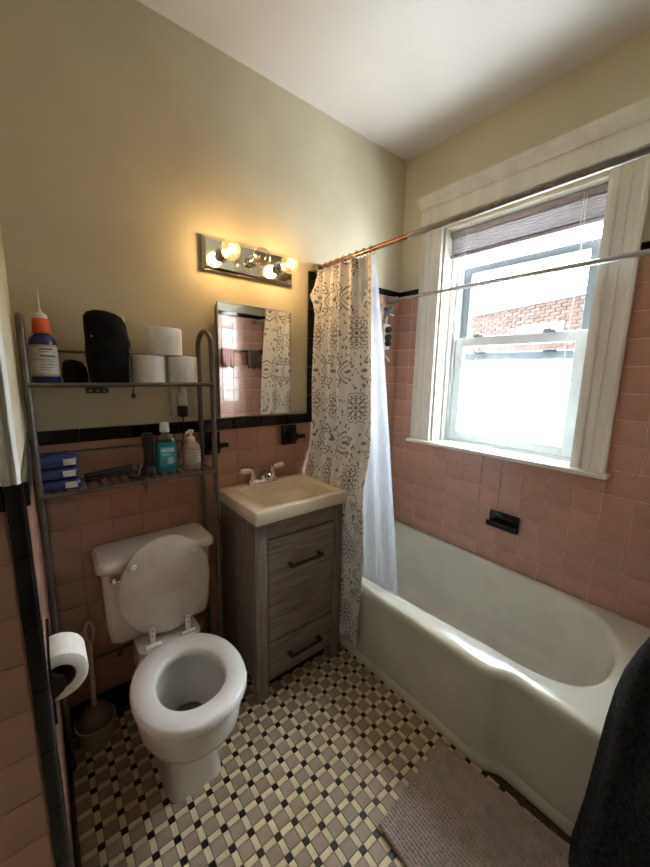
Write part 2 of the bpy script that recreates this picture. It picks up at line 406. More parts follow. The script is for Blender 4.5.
field(wl, 'left', yr[7:], zw, (YS, -.012, BASE, CAPB), [(RY0-.012, RY1+.012, RZ0-.012, RZ1+.012)])
strip(wl, 'left', YS, -.012, CAPB, CAPT); strip(wl, 'left', YS, -.012, 0.0, BASE)
grout(we, 'stub', [(-.75, XL-.01, 0, CAPT-.01)])
xs = [XL-.023-T*k for k in range(9, -1, -1)]
field(we, 'stub', xs, zw, (-.75, XL-.023, BASE, CAPB)); strip(we, 'stub', -.75, XL-.023, CAPB, CAPT); strip(we, 'stub', -.75, XL-.023, 0, BASE)
# rounded black corner tiles of the stub (outside-corner bullnose)
for k in range(9):
    z1 = CAPT-k*.1524; z0 = max(z1-.1524+.0022, 0)
    if z1 <= .01: break
    pr = [(XL-.022, YS-.003), (XL-.022, YS-.0125)]+[(XL-.006+.014*math.sin(a), YS+.0015-.014*math.cos(a)) for a in [PI/2*i/6 for i in range(7)]]+[(XL+.008, YS+.012), (XL+.0005, YS+.012), (XL-.0005, YS-.0005)]
    MB().loft([[Vector((x, y, z)) for x, y in pr] for z in (z0, z1)]).build('black_corner_tile', BLK, we, 50)
grout(wf, 'front', [(1.345, W, .43, ZC+.02)])
xf_ = sorted([W-T*k for k in range(0, 8)]+[1.35])
field(wf, 'front', xf_, zr, (1.35, W, .448, ZC)); strip(wf, 'front', 1.35, W, ZC, ZT)

# floor mosaic: taupe squares, cream bars, black dots
P = .0635; FX, FY = 1.4013, -.4363; BS = .0205; G = .0016
cells = {'taupe': [], 'cream': [], 'black': []}
for i in range(-1, 34):
    for j in range(-7, 33):
        x, y = FX-i*P, FY-j*P
        cells['black'].append((x, y, BS, BS)); cells['cream'].append((x-P/2, y, P-BS, BS)); cells['cream'].append((x, y-P/2, BS, P-BS)); cells['taupe'].append((x-P/2, y-P/2, P-BS, P-BS))
def floor_ok(x, y, a, b):
    if y+b/2 > -.012 or y < -2.45 or x < -.72: return False
    if x-a/2 < XL+.008 and y+b/2 > YS-.012: return False
    if x+a/2 > 1.405+.045 and y > YF-.02: return False
    return x < W
def hidden(x, y): return (.88 < x < 1.34 and y > -.30) or (.47 < x < .64 and y > -.5) or (1.0 < x < 1.36 and -1.45 < y < -1.02) or (x > 1.42)
for kind, M_ in (('taupe', TAUPE), ('cream', CREAM), ('black', FBLK)):
    good = []; rest = []
    for c in cells[kind]:
        if not floor_ok(*c): continue
        q = px((c[0], c[1], 0))
        if q and 40 < q[0] < 660 and q[1] < 877 and not hidden(c[0], c[1]): good.append((q[2], c))
        else: rest.append(c)
    good.sort(); rest += [c for _, c in good[300:]]
    for _, (x, y, a, b) in good[:300]:
        o = bpy.data.objects.new(kind+'_tile', tile_mesh(a-G, b-G, M_, .003, .0008)); COL.objects.link(o); o.parent = fl; o.location = (x, y, -.0005)
    mb = MB()
    for (x, y, a, b) in rest:
        a, b = (a-G)/2, (b-G)/2
        mb.add([(x-a, y-b, 0), (x+a, y-b, 0), (x+a, y+b, 0), (x-a, y+b, 0), (x-a, y-b, .0025), (x+a, y-b, .0025), (x+a, y+b, .0025), (x-a, y+b, .0025)],
               [(4, 5, 6, 7), (0, 1, 5, 4), (1, 2, 6, 5), (2, 3, 7, 6), (3, 0, 4, 7)])
    o = mb.build(kind+'_tiles_beyond', M_, fl, 0, recalc=False); o['kind'] = 'stuff'

# ------------------------------------------------------------------ entry casing and door (beside / behind the viewer)
def fluted(pts, z0, z1, name, m, parent): return MB().loft([[Vector((x, y, z)) for x, y in pts] for z in (z0, z1)]).build(name, m, parent, 30)
def casing_profile(wd_, n=3, d=.022):
    out = [(0, 0), (0, d*.7), (.006, d)]
    for k in range(n):
        c = wd_*(k+.5+.25)/(n+.5); h = wd_/(n+.5)*.3
        out += [(c-h, d), (c-h*.4, d*.72), (c+h*.4, d*.72), (c+h, d)]
    return out+[(wd_-.006, d), (wd_, d*.7), (wd_, 0)]
tr = struct(fluted([(XL+.004-u*.9, YS-.001-h) for u, h in casing_profile(.045, 2)], CAPT+.001, H-.001, 'trim_1', WOODW, None))
d1 = struct(MB().rbox(-.749, -.715, -2.2, -1.42, .012, 2.03, .003).build('door_1', WOODW, None))
for y0, y1 in ((-2.1, -1.86), (-1.76, -1.52)):
    for z0, z1 in ((.2, .85), (1.0, 1.9)): MB().rbox(-.716, -.707, y0, y1, z0, z1, .004).build('door_panel', WOODW, d1)
MB().lathe([(.012, 0), (.012, .03), (.026, .04), (.028, .055), (.015, .065)], (-.716, -1.48, 1.0), 20, 'x').build('door_handle', CHROME, d1)
struct(MB().rbox(-.749, -.725, -1.41, -1.31, .002, 2.13, .004).build('trim_2', WOODW))
struct(MB().rbox(-.749, -.725, -2.31, -2.21, .002, 2.13, .004).build('trim_3', WOODW))

# ------------------------------------------------------------------ window
def prism_y(prof, y0, y1): return MB().loft([[Vector((W-d, y, z)) for d, z in prof] for y in (y0, y1)])
win = struct(MB().box(W+.085, W+.14, OY0, OY0+.038, OZ0, OZ1).box(W+.085, W+.14, OY1-.038, OY1, OZ0, OZ1).box(W+.085, W+.14, OY0+.038, OY1-.038, OZ1-.04, OZ1).box(W+.085, W+.19, OY0+.038, OY1-.038, OZ0, OZ0+.03).xf(Matrix.Translation((.03, 0, 0))).build('window_1', VINYL, None, 0))
# jamb boards
for nm, a in (('jamb_board', (W+.0, W+.24, OY1-.004, OY1-.0005)), ('jamb_board', (W+.0, W+.24, OY0+.0005, OY0+.004))):
    MB().box(*a, OZ0, OZ1).build(nm, WOODW, win, 0)
MB().box(W, W+.24, OY0, OY1, OZ1-.004, OZ1-.0005).build('head_jamb', WOODW, win, 0)
for s_, y in ((-1, OY1-.004), (1, OY0+.004)):   # stop moulding
    MB().rbox(W+.078, W+.112, min(y, y+s_*.016), max(y, y+s_*.016), OZ0+.002, OZ1-.004, .004).build('window_stop', WOODW, win)
# side casings
CW = .125
def side(y_out, sgn):
    prof = [(0, 0), (.030, 0), (.032, .010), (.026, .018), (.020, .024), (.020, .056), (.024, .060), (.020, .064), (.020, .092), (.026, .098), (.028, .112), (.022, CW+.008), (0, CW+.008)]
    MB().loft([[Vector((W-d, y_out+sgn*u, z)) for d, u in prof] for z in (1.062, 2.305)]).build('window_casing', WOODW, win, 30)
side(-.172, -1); side(-1.205, 1)
prism_y([(0, 2.30), (.034, 2.30), (.050, 2.304), (.056, 2.314), (.050, 2.325), (.034, 2.330), (.026, 2.332), (.026, 2.418), (.040, 2.420), (.040, 2.430), (.050, 2.440), (.066, 2.450), (.078, 2.456), (.078, 2.472), (0, 2.472)], -1.225, -.155).build('window_header', WOODW, win, 25)
MB().rbox(W-.058, W+.125, -1.222, -.160, 1.040, 1.062, .006, 3).build('window_sill', WOODW, win)
# lower sash (inner track) and upper sash (outer track)
SY0, SY1 = OY0+.04, OY1-.04
def sash(name, x0, x1, z0, z1, st, bot, top):
    s = MB().rbox(x0, x1, SY1-st, SY1, z0, z1, .005).build(name, VINYL, win)
    MB().rbox(x0, x1, SY0, SY0+st, z0, z1, .005).build('sash_stile', VINYL, s)
    MB().rbox(x0, x1, SY0+st-.002, SY1-st+.002, z0, z0+bot, .005).build('sash_rail', VINYL, s)
    MB().rbox(x0, x1, SY0+st-.002, SY1-st+.002, z1-top, z1, .005).build('sash_rail', VINYL, s)
    return s
ls = sash('lower_sash', W+.122, W+.156, 1.076, 1.690, .052, .048, .052)
V_SAVE = VINYL; VINYL = mat('grey_blue_darkened_vinyl', (.20, .235, .255), .45, var=.05)  # vinyl colour darkened to offset the strong daylight on the upper sash
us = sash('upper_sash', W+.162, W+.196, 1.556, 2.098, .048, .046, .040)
MB().box(W+.1365, W+.1415, SY0+.05, SY1-.05, 1.120, 1.555).build('frosted_pane', FROST, ls, 0)
MB().box(W+.1365, W+.1415, SY0+.05, SY1-.05, 1.5552, 1.640).build('clear_pane', GLASS, ls, 0)
MB().box(W+.1765, W+.1815, SY0+.046, SY1-.046, 1.600, 2.060).build('clear_pane', GLASS, us, 0)
for y in (-.50, -.87):
    MB().rbox(W+.108, W+.13, y-.03, y+.03, 1.688, 1.700, .003).rbox(W+.10, W+.12, y-.012, y+.02, 1.694, 1.706, .003).build('sash_lock', VINYL, ls)
    MB().rbox(W+.142, W+.162, y-.03, y+.03, 1.595, 1.606, .003).build('sash_latch', DARKG, us)
# raised venetian blind
bl = thing('venetian_blind', 'grey-mauve venetian blind drawn up to a thick stack at the window top', 'blind', (W+.05, -.695, 2.12))
BY0, BY1 = OY0+.012, OY1-.012
MB().rbox(W+.052, W+.092, BY0, BY1, 2.245, 2.278, .003).build('headrail', BLINDM, bl)
for k in range(8):
    z = 2.152+k*.0118
    MB().add([(W+.046+.05*i/4, y, z+.005*math.sin(PI*i/4)-.006*i/4+h) for h in (0, .0026) for y in (BY0, BY1) for i in range(5)],
             [(i, i+1, 6+i, 5+i) for i in range(4)]+[(10+i, 11+i, 16+i, 15+i) for i in range(4)]+[(0, 5, 15, 10), (4, 9, 19, 14)]+[(i, i+1, 11+i, 10+i) for i in range(4)]+[(5+i, 6+i, 16+i, 15+i) for i in range(4)]).build('slat', BLINDM, bl, 30)
MB().rbox(W+.048, W+.094, BY0, BY1, 2.130, 2.146, .003).build('bottom_rail', BLINDM, bl)
for y in (-.42, -.97):
    MB().tube([(W+.044, y, 2.262), (W+.043, y, 2.13)], .0018, 6).build('ladder_cord', WPLAS, bl)
MB().tube([(W+.03, -.985, 2.25), (W+.028, -.99, 1.9), (W+.035, -.975, 1.6), (W+.03, -.99, 1.35), (W+.03, -1.0, 1.12), (W+.02, -1.005, 1.066)]+[(W+.02+.02*math.cos(a), -1.0+.03*math.sin(a), 1.066) for a in [k*.7 for k in range(18)]], .0017, 6).build('pull_cord', WPLAS, bl)

# ------------------------------------------------------------------ building across the way
A = Vector((8.48, 3.09, 0)); B = Vector((7.61, .675, 0)); dv = (B-A).normalized(); nv = Vector((dv.y, -dv.x, 0))
if nv.dot(CAM-A) < 0: nv = -nv
ZB = 2.85
bd = thing('brick_building', 'red brick building with blue-grey roof edge seen across through the upper window', 'building', (5.1, .6, -1.5))
L0, L1 = -3, 7; PX0, PX1, PZ0, PZ1 = 1.32, 2.37, 2.16, 2.48
def bp(s, z, d): return A+dv*s+nv*d+Vector((0, 0, z))
def slab(mb, s0, s1, z0, z1, d0, d1):
    return mb.add([bp(s, z, d) for d in (d0, d1) for z in (z0, z1) for s in (s0, s1)], [(0, 1, 3, 2), (4, 5, 7, 6), (0, 1, 5, 4), (2, 3, 7, 6), (0, 2, 6, 4), (1, 3, 7, 5)])
slab(MB(), L0, L1, -1.5, ZB, -3, 0).build('mortar_wall', MORTAR, bd, 0)
slab(MB(), L0-.05, L1+.05, ZB, ZB+.12, -3.05, .05).build('coping', COPING, bd, 0)
slab(MB(), PX0, PX1, PZ0, PZ1, 0, .022).build('whitewashed_patch', WPAINT, bd, 0)
bricks = []; CH, CL = .064, .215
for r_ in range(int((ZB-.0)/CH)):
    z1 = ZB-.004-r_*CH; off = (r_ % 2)*CL/2
    for c in range(int((L1-L0)/CL)):
        s0 = L0+c*CL+off
        if s0+CL > L1: continue
        bricks.append((s0, z1))
bricks.sort(key=lambda b: abs(b[0]+.1-1.25)*.8+abs(b[1]-2.45)*1.6)
bmsh = None; rest = MB()
cz = Vector((0, 0, 1)); RM = Matrix((dv, cz, nv)).transposed()
for n_, (s0, z1) in enumerate(bricks):
    if PX0 < s0+.1 < PX1 and PZ0 < z1-.03 < PZ1: continue
    if n_ < 300:
        me = tile_mesh(CL-.012, CH-.012, BRICKM, .014, .002)
        o = bpy.data.objects.new('brick', me); COL.objects.link(o); o.parent = bd
        M4 = RM.to_4x4(); M4.translation = bp(s0+CL/2, z1-CH/2, 0)-Vector((5.1, .6, -1.5)); o.matrix_local = M4
    else: slab(rest, s0, s0+CL-.012, z1-CH+.012, z1, 0, .012)
o = rest.build('bricks_beyond', BRICKM, bd, 0); o['kind'] = 'stuff'

# ------------------------------------------------------------------ bathtub
def xo(y):     # outer rim line, stepping towards the wall near the foot end
    t = min(1, max(0, (-y-1.10)/.085)); t = t*t*(3-2*t); return 1.374+.040*t
def poly_r(poly, c, a):
    d = Vector((math.cos(a), math.sin(a))); best = None
    for i in range(len(poly)):
        p, q = poly[i], poly[(i+1) % len(poly)]; e = q-p; den = d.x*e.y-d.y*e.x
        if abs(den) < 1e-9: continue
        t = ((p.x-c.x)*e.y-(p.y-c.y)*e.x)/den; s_ = ((p.x-c.x)*d.y-(p.y-c.y)*d.x)/den
        if t > 0 and -1e-6 <= s_ <= 1+1e-6 and (best is None or t < best): best = t
    return best
def smooth(pts, n=10):
    out = []; N = len(pts)
    for i in range(N):
        p0, p1, p2, p3 = [Vector(pts[(i+k-1) % N]) for k in range(4)]
        for j in range(n):
            t = j/n; out.append(.5*((2*p1)+(p2-p0)*t+(2*p0-5*p1+4*p2-p3)*t*t+(3*p1-p0-3*p2+p3)*t**3))
    return out
TY0, TY1, TX1 = YF+.004, -.012, W-.010
C2 = Vector((1.79, -.74))
def outer(ins):
    ys = [TY1+(TY0-TY1)*k/80 for k in range(81)]
    return [Vector((xo(y)+ins, y)) for y in ys]+[Vector((TX1, TY0)), Vector((TX1, TY1))]
inner0 = smooth([(1.452, -.15), (1.448, -.45), (1.468, -.80), (1.490, -1.05), (1.496, -1.18), (1.530, -1.298), (1.600, -1.368), (1.70, -1.397), (1.84, -1.392), (1.95, -1.352), (2.045, -1.27), (2.088, -1.12), (2.094, -.9), (2.095, -.5), (2.094, -.2), (2.05, -.105), (1.9, -.09), (1.65, -.09), (1.50, -.10)])
angs = sorted([2*PI*k/200 for k in range(200)]+[math.atan2(p.y-C2.y, p.x-C2.x) % (2*PI) for p in (Vector((TX1, TY0)), Vector((TX1, TY1)), Vector((xo(TY0), TY0)), Vector((1.374, TY1)))])
def ring_o(ins, z):
    pg = outer(ins); return [Vector((C2.x+poly_r(pg, C2, a)*math.cos(a), C2.y+poly_r(pg, C2, a)*math.sin(a), z)) for a in angs]
inr = [poly_r(inner0, C2, a) for a in angs]
def ring_i(sc, z, sy=None, dx=0, dy=0):
    return [Vector((C2.x+dx+r_*math.cos(a)*sc, C2.y+dy+r_*math.sin(a)*(sy or sc), z)) for a, r_ in zip(angs, inr)]
ZR = .446
tub = thing('bathtub', 'cream enamelled built-in bathtub with a stepped apron under the window', 'bathtub', (1.75, -.76, 0))
MB().loft([ring_o(.030, .002), ring_o(.024, .055), ring_o(.028, .060), ring_o(.022, .075), ring_o(.014, .30), ring_o(.006, .405), ring_o(.0, .420), ring_o(.002, .431), ring_o(.008, .4395), ring_o(.018, .4445), ring_o(.030, ZR+.0015), [a.lerp(b, .6)+Vector((0, 0, .0015)) for a, b in zip(ring_o(.03, ZR+.0015), ring_i(1.02, ZR))],
           ring_i(1.02, ZR), ring_i(1.0, ZR-.002), ring_i(.985, ZR-.010), ring_i(.972, ZR-.03), ring_i(.955, ZR-.1), ring_i(.92, .25, .93), ring_i(.86, .14, .89), ring_i(.78, .105, .82), ring_i(.4, .095, .6)]).build('tub_body', ENAMEL, tub, 60)
MB().lathe([(.03, 0), (.03, .004), (.02, .005)], (1.78, -.3, .097), 20).build('drain', CHROME, tub)

# ------------------------------------------------------------------ toilet
TX = .552
to = thing('toilet', 'white two-piece toilet with seat down and lid leaning on its tank', 'toilet', (TX, -.35, 0))
R = []
for z, rx, f, b, e in ((.002, .100, -.532, -.13, 6), (.03, .097, -.530, -.13, 6), (.10, .091, -.527, -.13, 5), (.20, .088, -.532, -.12, 4.5), (.245, .092, -.545, -.13, 4), (.262, .112, -.585, -.16, 3), (.274, .144, -.638, -.19, 2.4), (.286, .160, -.664, -.20, 2.2), (.306, .166, -.672, -.20, 2.15), (.388, .168, -.675, -.20, 2.15), (.397, .160, -.667, -.21, 2.15)):
    cy = -.46 if z > .25 else -.34
    R.append(selling(TX, cy, z, rx, cy-f, b-cy, e))
for z, rx, ry, cy in ((.403, .130, .165, -.495), (.392, .122, .152, -.495), (.36, .126, .155, -.493), (.30, .118, .140, -.485), (.24, .090, .110, -.465), (.20, .060, .075, -.44), (.155, .045, .05, -.43)):
    R.append(selling(TX, cy, z, rx, ry, ry, 2.1))
bowl = MB().loft(R).build('bowl', PORC, to, 50)
MB().add([p for p in selling(TX, -.45, .212, .072, .09, .08, 2, 32)], [tuple(range(32))]).build('water', WATER, bowl, 0)
m = MB(); m.loft([rrect(TX-.115, TX+.115, -.29, -.03, .03, z) for z in (.30, .40, .425)]+[rrect(TX-.105, TX+.105, -.28, -.04, .03, .43)]).build('deck', PORC, to)
m = MB().loft([rrect(.375, .725, -.185, -.03, .03, .432), rrect(.362, .738, -.192, -.024, .03, .445), rrect(.355, .744, -.196, -.022, .03, .50), rrect(.350, .749, -.198, -.02, .03, .742)])
m.build('tank', PORC, to)
m = MB().loft([rrect(.338, .759, -.210, -.010, .03, .737), rrect(.333, .764, -.214, -.008, .034, .742), rrect(.333, .764, -.214, -.008, .034, .762), rrect(.338, .759, -.209, -.012, .03, .772), rrect(.350, .748, -.196, -.025, .025, .777)])
m.build('tank_lid', PORC, to, 50)
lv = MB().lathe([(.014, 0), (.014, -.012), (.009, -.02)], (.385, -.197, .708), 16, 'y')
lv.tube([(.385, -.214, .708), (.41, -.222, .706), (.445, -.224, .700), (.462, -.222, .698)], [.006, .006, .007, .004], 8).build('flush_lever', CHROME, to)
so = [(1.0, .409), (1.0, .418), (.985, .428), (.95, .434)]
R = [selling(TX, -.487, .408, .180*.985, .208*.985, .215*.985, 2.15)]
for s_, z in so: R.append(selling(TX, -.487, z, .182*s_, .210*s_, .217*s_, 2.15))
for s_, z in ((1.09, .433), (1.03, .428), (1.0, .418), (1.0, .408)): R.append(selling(TX, -.505, z, .106*s_, .112*s_, .142*s_, 2.1))
R.append(R[0])
MB().loft(R, False, False).build('seat', SEATM, to, 50)
lidR = []
for s_, t in ((.97, 0), (1.0, .003), (1.0, .013), (.97, .017)):
    lidR.append([Vector((TX+.004+.166*s_*math.cos(a), t, .195*s_*math.sin(a)*(1 if math.sin(a) > 0 else .96))) for a in [2*PI*k/56 for k in range(56)]])
m = MB().loft(lidR); m.xf(Matrix.Translation((0, -.247, .645)) @ Matrix.Rotation(math.radians(-4), 4, 'X'))
lid = m.build('seat_lid', SLID, to, 50)
for x, z in ((.445, .755), (.665, .755)):
    MB().lathe([(.011, 0), (.011, -.005), (.008, -.008)], (x, -.238, z), 14, 'y').build('bumper', WPLAS, lid)
for x in (.487, .617):
    m = MB().rbox(x-.010, x+.010, -.272, -.264, .435, .505, .003); m.tube([(x-.028, -.276, .436), (x+.026, -.276, .436)], .0095, 12); m.build('hinge', SEATM, to)
    for z in (.475, .495): MB().lathe([(.0038, 0), (.0038, -.002)], (x, -.2715, z), 10, 'y').build('screw', STEEL, to)
MB().tube([(.40, -.09, .43), (.40, -.09, .36), (.40, -.06, .30), (.40, -.02, .26), (.40, -.005, .26)], .006, 8).lathe([(.016, -.03), (.016, 0)], (.40, -.012, .26), 14, 'y').build('supply_line', CHROME, to)

# toilet brush
tb = thing('toilet_brush', 'beige toilet brush standing in a low bowl beside the toilet', 'toilet brush', (.293, -.105, 0))
MB().lathe([(.05, .003), (.056, .004), (.066, .085), (.071, .092), (.071, .097), (.066, .097), (.060, .085), (.05, .012)], (.293, -.105, 0), 32).build('holder', BRUSHB, tb)
MB().lathe([(.055, .05), (.062, .095), (.060, .115), (.045, .140), (.022, .155), (.010, .160)], (.293, -.105, 0), 28).build('brush_dome', BRUSHP, tb)
MB().tube([(.293, -.105, .155), (.297, -.098, .30), (.300, -.092, .42)], [.010, .009, .009], 10).build('handle', BRUSHB, tb)
MB().tube([(.303+.014*math.cos(a), -.086, .462+.042*math.sin(a)) for a in [2*PI*k/20 for k in range(20)]], .006, 8, True).build('handle_loop', BRUSHB, tb)

# ------------------------------------------------------------------ toilet paper on the holder in the left wall
ph = thing('paper_holder', 'black glazed ceramic toilet paper holder set in the left wall', 'paper holder', (XL, -.587, .68))
m = MB()
fx0, fx1 = XL+.006, XL+.0115
m.box(fx0-.012, fx1, RY0-.012, RY1+.012, RZ1, RZ1+.012).box(fx0-.012, fx1, RY0-.012, RY1+.012, RZ0-.012, RZ0).box(fx0-.012, fx1, RY0-.012, RY0+.004, RZ0, RZ1).box(fx0-.012, fx1, RY1-.004, RY1+.012, RZ0, RZ1)
m.build('rim', BLK, ph, 0)
for y in (-.638, -.508):
    MB().loft([[Vector((x, y+dy, z)) for x, z in ((XL-.05, .693), (XL-.05, .757), (XL+.012, .755), (XL+.030, .743), (XL+.036, .725), (XL+.030, .707), (XL+.012, .695))] for dy in (-.007, .007)]).build('arm', BLK, ph, 30)
MB().tube([(.210, -.638, .725), (.210, -.508, .725)], .012, 14).build('roller', BLK, ph)
def tp_roll(name, label, c, axis, r=.058, ri=.021, h=.102, group=None):
    t = thing(name, label, 'toilet paper', c, group)
    pr = [(ri, -h/2), (r-.004, -h/2), (r, -h/2+.003), (r, h/2-.003), (r-.004, h/2), (ri, h/2), (ri, -h/2)]
    MB().lathe(pr, c, 40, axis, False, False).build('paper', PAPER, t, 40)
    MB().lathe([(ri-.0005, -h/2+.001), (ri-.0005, h/2-.001), (ri-.002, h/2-.001), (ri-.002, -h/2+.001), (ri-.0005, -h/2+.001)], c, 28, axis, False, False).build('core', CORE, t)
    return t
t = tp_roll('toilet_paper_roll', 'toilet paper roll hanging on the black holder by the wall corner', (.210, -.573, .725), 'y', .060, .034, .096)
MB().loft([[Vector((.210+.0605*math.cos(a), y, .725+.0605*math.sin(a))) for a in [PI*.95-k*.1 for k in range(10)]]+[Vector((.210+.062*math.cos(a), y, .725+.062*math.sin(a))) for a in [PI*.95-k*.1 for k in range(9, -1, -1)]] for y in (-.620, -.526)]).build('loose_sheet', PAPER, t)

# ------------------------------------------------------------------ over-toilet rack
rk = thing('bathroom_rack', 'grey metal over-toilet rack with two shelves against the wall', 'shelf rack', (.50, -.105, 0))
RX0, RX1, RYF, RYB = .207, .787, -.180, -.030; ZH = 1.624
for x in (RX0, RX1):
    rc = (RYB-RYF)/2; ym = (RYB+RYF)/2
    path = [(x, RYF, .002), (x, RYF, ZH-.06)]+[(x, ym-rc*math.cos(a), ZH-.06+.06*math.sin(a)) for a in [PI*k/14 for k in range(1, 14)]]+[(x, RYB, ZH-.06), (x, RYB, .002)]
    MB().tube(path, .0105, 10).build('side_hoop', RACK, rk)
    for y in (RYF, RYB): MB().lathe([(.0125, .001), (.0125, .03)], (x, y, 0), 12).build('foot_cap', BPLAS, rk)
for zs, rail in ((1.4125, 1.524), (1.054, 1.165)):
    f = MB().tube([(RX0, RYF-.008, zs), (RX1, RYF-.008, zs)], .0075, 8).build('shelf_bar', RACK, rk)
    MB().tube([(RX0, RYB, zs), (RX1, RYB, zs)], .007, 8).build('shelf_bar', RACK, rk)
    MB().tube([(RX0, RYB, rail), (RX1, RYB, rail)], .0045, 8).build('guard_rail', RACK, rk)
    for x in (RX0, RX1): MB().tube([(x, RYF-.006, zs-.004), (x, RYB, zs-.004)], .0065, 8).build('shelf_bar', RACK, rk)
    for k in range(1, 17):
        x = RX0+(RX1-RX0)*k/17; MB().box(x-.0065, x+.0065, RYF-.004, RYB, zs+.0005, zs+.0045).build('slat', RACK, rk, 0)
MB().tube([(RX0, RYB, .30), (RX1, RYB, .30)], .006, 8).build('brace', RACK, rk)
Z1, Z2 = 1.417, 1.0585
# bottle with blue body and orange cap
c = (.258, -.115)
b_ = thing('blue_bottle', 'dark blue bottle with orange cap and white label on the upper rack shelf', 'bottle', (c[0], c[1], Z1))
MB().lathe([(.034, 0), (.037, .004), (.037, .125), (.034, .14), (.022, .152), (.017, .158), (.017, .166)], (*c, Z1), 28).build('bottle_body', BLUEP, b_)
MB().lathe([(.0376, .022), (.0376, .120)], (*c, Z1), 28, cap0=False, cap1=False).build('paper_label', LABEL, b_)
for z0, z1 in ((.1135, .1195), (.0225, .029)):
    MB().lathe([(.0381, z0), (.0381, z1)], (*c, Z1), 28, cap0=False, cap1=False).build('label_band', mat('salmon_label_print%d' % int(z0*1e4), (.62, .26, .18), .6), b_)
for k, (z, w_) in enumerate(((.105, .9), (.098, .6), (.084, 1.1), (.073, .8), (.066, 1.0), (.058, .9), (.050, 1.0), (.042, .7))):
    a0 = -PI/2-.30; MB().loft([[Vector((c[0]+.0380*math.cos(a0+w_*i/8), c[1]+.0380*math.sin(a0+w_*i/8), Z1+zz)) for i in range(9)] for zz in (z, z+(.004 if k in (0, 2) else .0015))], False, False, False).build('label_print', BPLAS, b_, 0)
MB().lathe([(.0235, .156), (.0245, .16), (.0215, .198), (.0205, .202)], (*c, Z1), 24).build('cap', ORANGE, b_)
MB().lathe([(.019, .203), (.0185, .214), (.012, .219), (.006, .224), (.0035, .234), (.0022, .285), (.001, .292)], (*c, Z1), 18).build('nozzle', WPLAS, b_)
# flat black pouch
def lump(name, label, cat, mt, cx, cy, z0, prof, folds=0, seed=1, n=40, extra=None, top_open=False):
    rnd = random.Random(seed); ph_ = [rnd.random()*6 for _ in range(6)]; t = thing(name, label, cat, (cx, cy, z0)); R = []
    for i, (z, rx, ry, dx, dy, e) in enumerate(prof):
        ring = []
        for k, p in enumerate(selling(0, 0, 0, rx, ry, ry, e, n)):
            a = 2*PI*k/n; g = 1+folds*(.5*math.sin(5*a+ph_[0]+z*30)+.3*math.sin(9*a+ph_[1]-z*45)+.3*math.sin(3*a+ph_[2]+z*60))
            ring.append(Vector((cx+dx+p.x*g, cy+dy+p.y*g, z0+z)))
        R.append(ring)
    MB().loft(R).build('cloth_body' if mt is BCLOTH else 'body', mt, t, 70); return t
lump('black_pouch', 'low crumpled black pouch between the blue bottle and the black bag', 'pouch', BCLOTH, .337, -.09, Z1, [(.001, .034, .04, 0, 0, 3), (.02, .037, .046, 0, 0, 3), (.05, .034, .044, 0, 0, 2.6), (.07, .027, .034, -.003, 0, 2.4), (.078, .012, .015, -.008, 0, 2)], .05, 3)
bg = lump('drawstring_bag', 'tall black drawstring bag standing on the upper rack shelf', 'bag', BCLOTH, .438, -.112, Z1, [(.001, .058, .050, 0, 0, 3.2), (.03, .062, .056, 0, 0, 2.8), (.09, .066, .060, 0, 0, 2.5), (.15, .067, .058, 0, 0, 2.5), (.20, .064, .054, -.002, 0, 2.6), (.225, .058, .046, -.006, 0, 2.5), (.240, .042, .032, -.012, 0, 2.3), (.247, .02, .016, -.016, 0, 2)], .035, 5)
MB().tube([(.478, -.142, 1.632), (.492, -.150, 1.60), (.502, -.155, 1.56), (.505, -.16, 1.50), (.500, -.168, 1.44), (.497, -.176, 1.421), (.496, -.196, 1.41), (.494, -.198, 1.385)], .0028, 6).build('drawstring', BPLAS, bg)
MB().ball((.494, -.198, 1.376), .009, 12, 8, (.8, .8, 1.3)).build('cord_stop', BPLAS, bg)
MB().ball((.487, -.112, 1.641), .012, 12, 8, (1, 1, 1.1)).build('white_toggle', WPLAS, bg)
MB().rbox(.385, .390, -.1625, -.160, 1.57, 1.576, .001).build('care_tag', STEEL, bg)
# toilet paper stack
G_ = 'spare toilet paper rolls on the rack'
tp_roll('toilet_paper_roll', 'spare toilet paper roll under the stack beside the black bag', (.565, -.112, Z1+.0515), 'z', .058, .021, .102, G_)
tp_roll('toilet_paper_roll', 'spare toilet paper roll under the stack beside the rack end', (.690, -.112, Z1+.0515), 'z', .058, .021, .102, G_)
tp_roll('toilet_paper_roll', 'spare toilet paper roll lying on top of two others', (.628, -.112, Z1+.1545), 'z', .064, .021, .102, G_)
# black clip hung under the shelf
ck = thing('plug_strip', 'small black strip with three slots under the upper rack shelf', 'strip', (.387, -.172, 1.385))
MB().rbox(.355, .420, -.196, -.176, 1.385, 1.404, .004).build('strip_body', BPLAS, ck)
for x in (.368, .388, .407): MB().rbox(x-.005, x+.005, -.198, -.195, 1.391, 1.397, .001).build('slot', STEEL, ck)
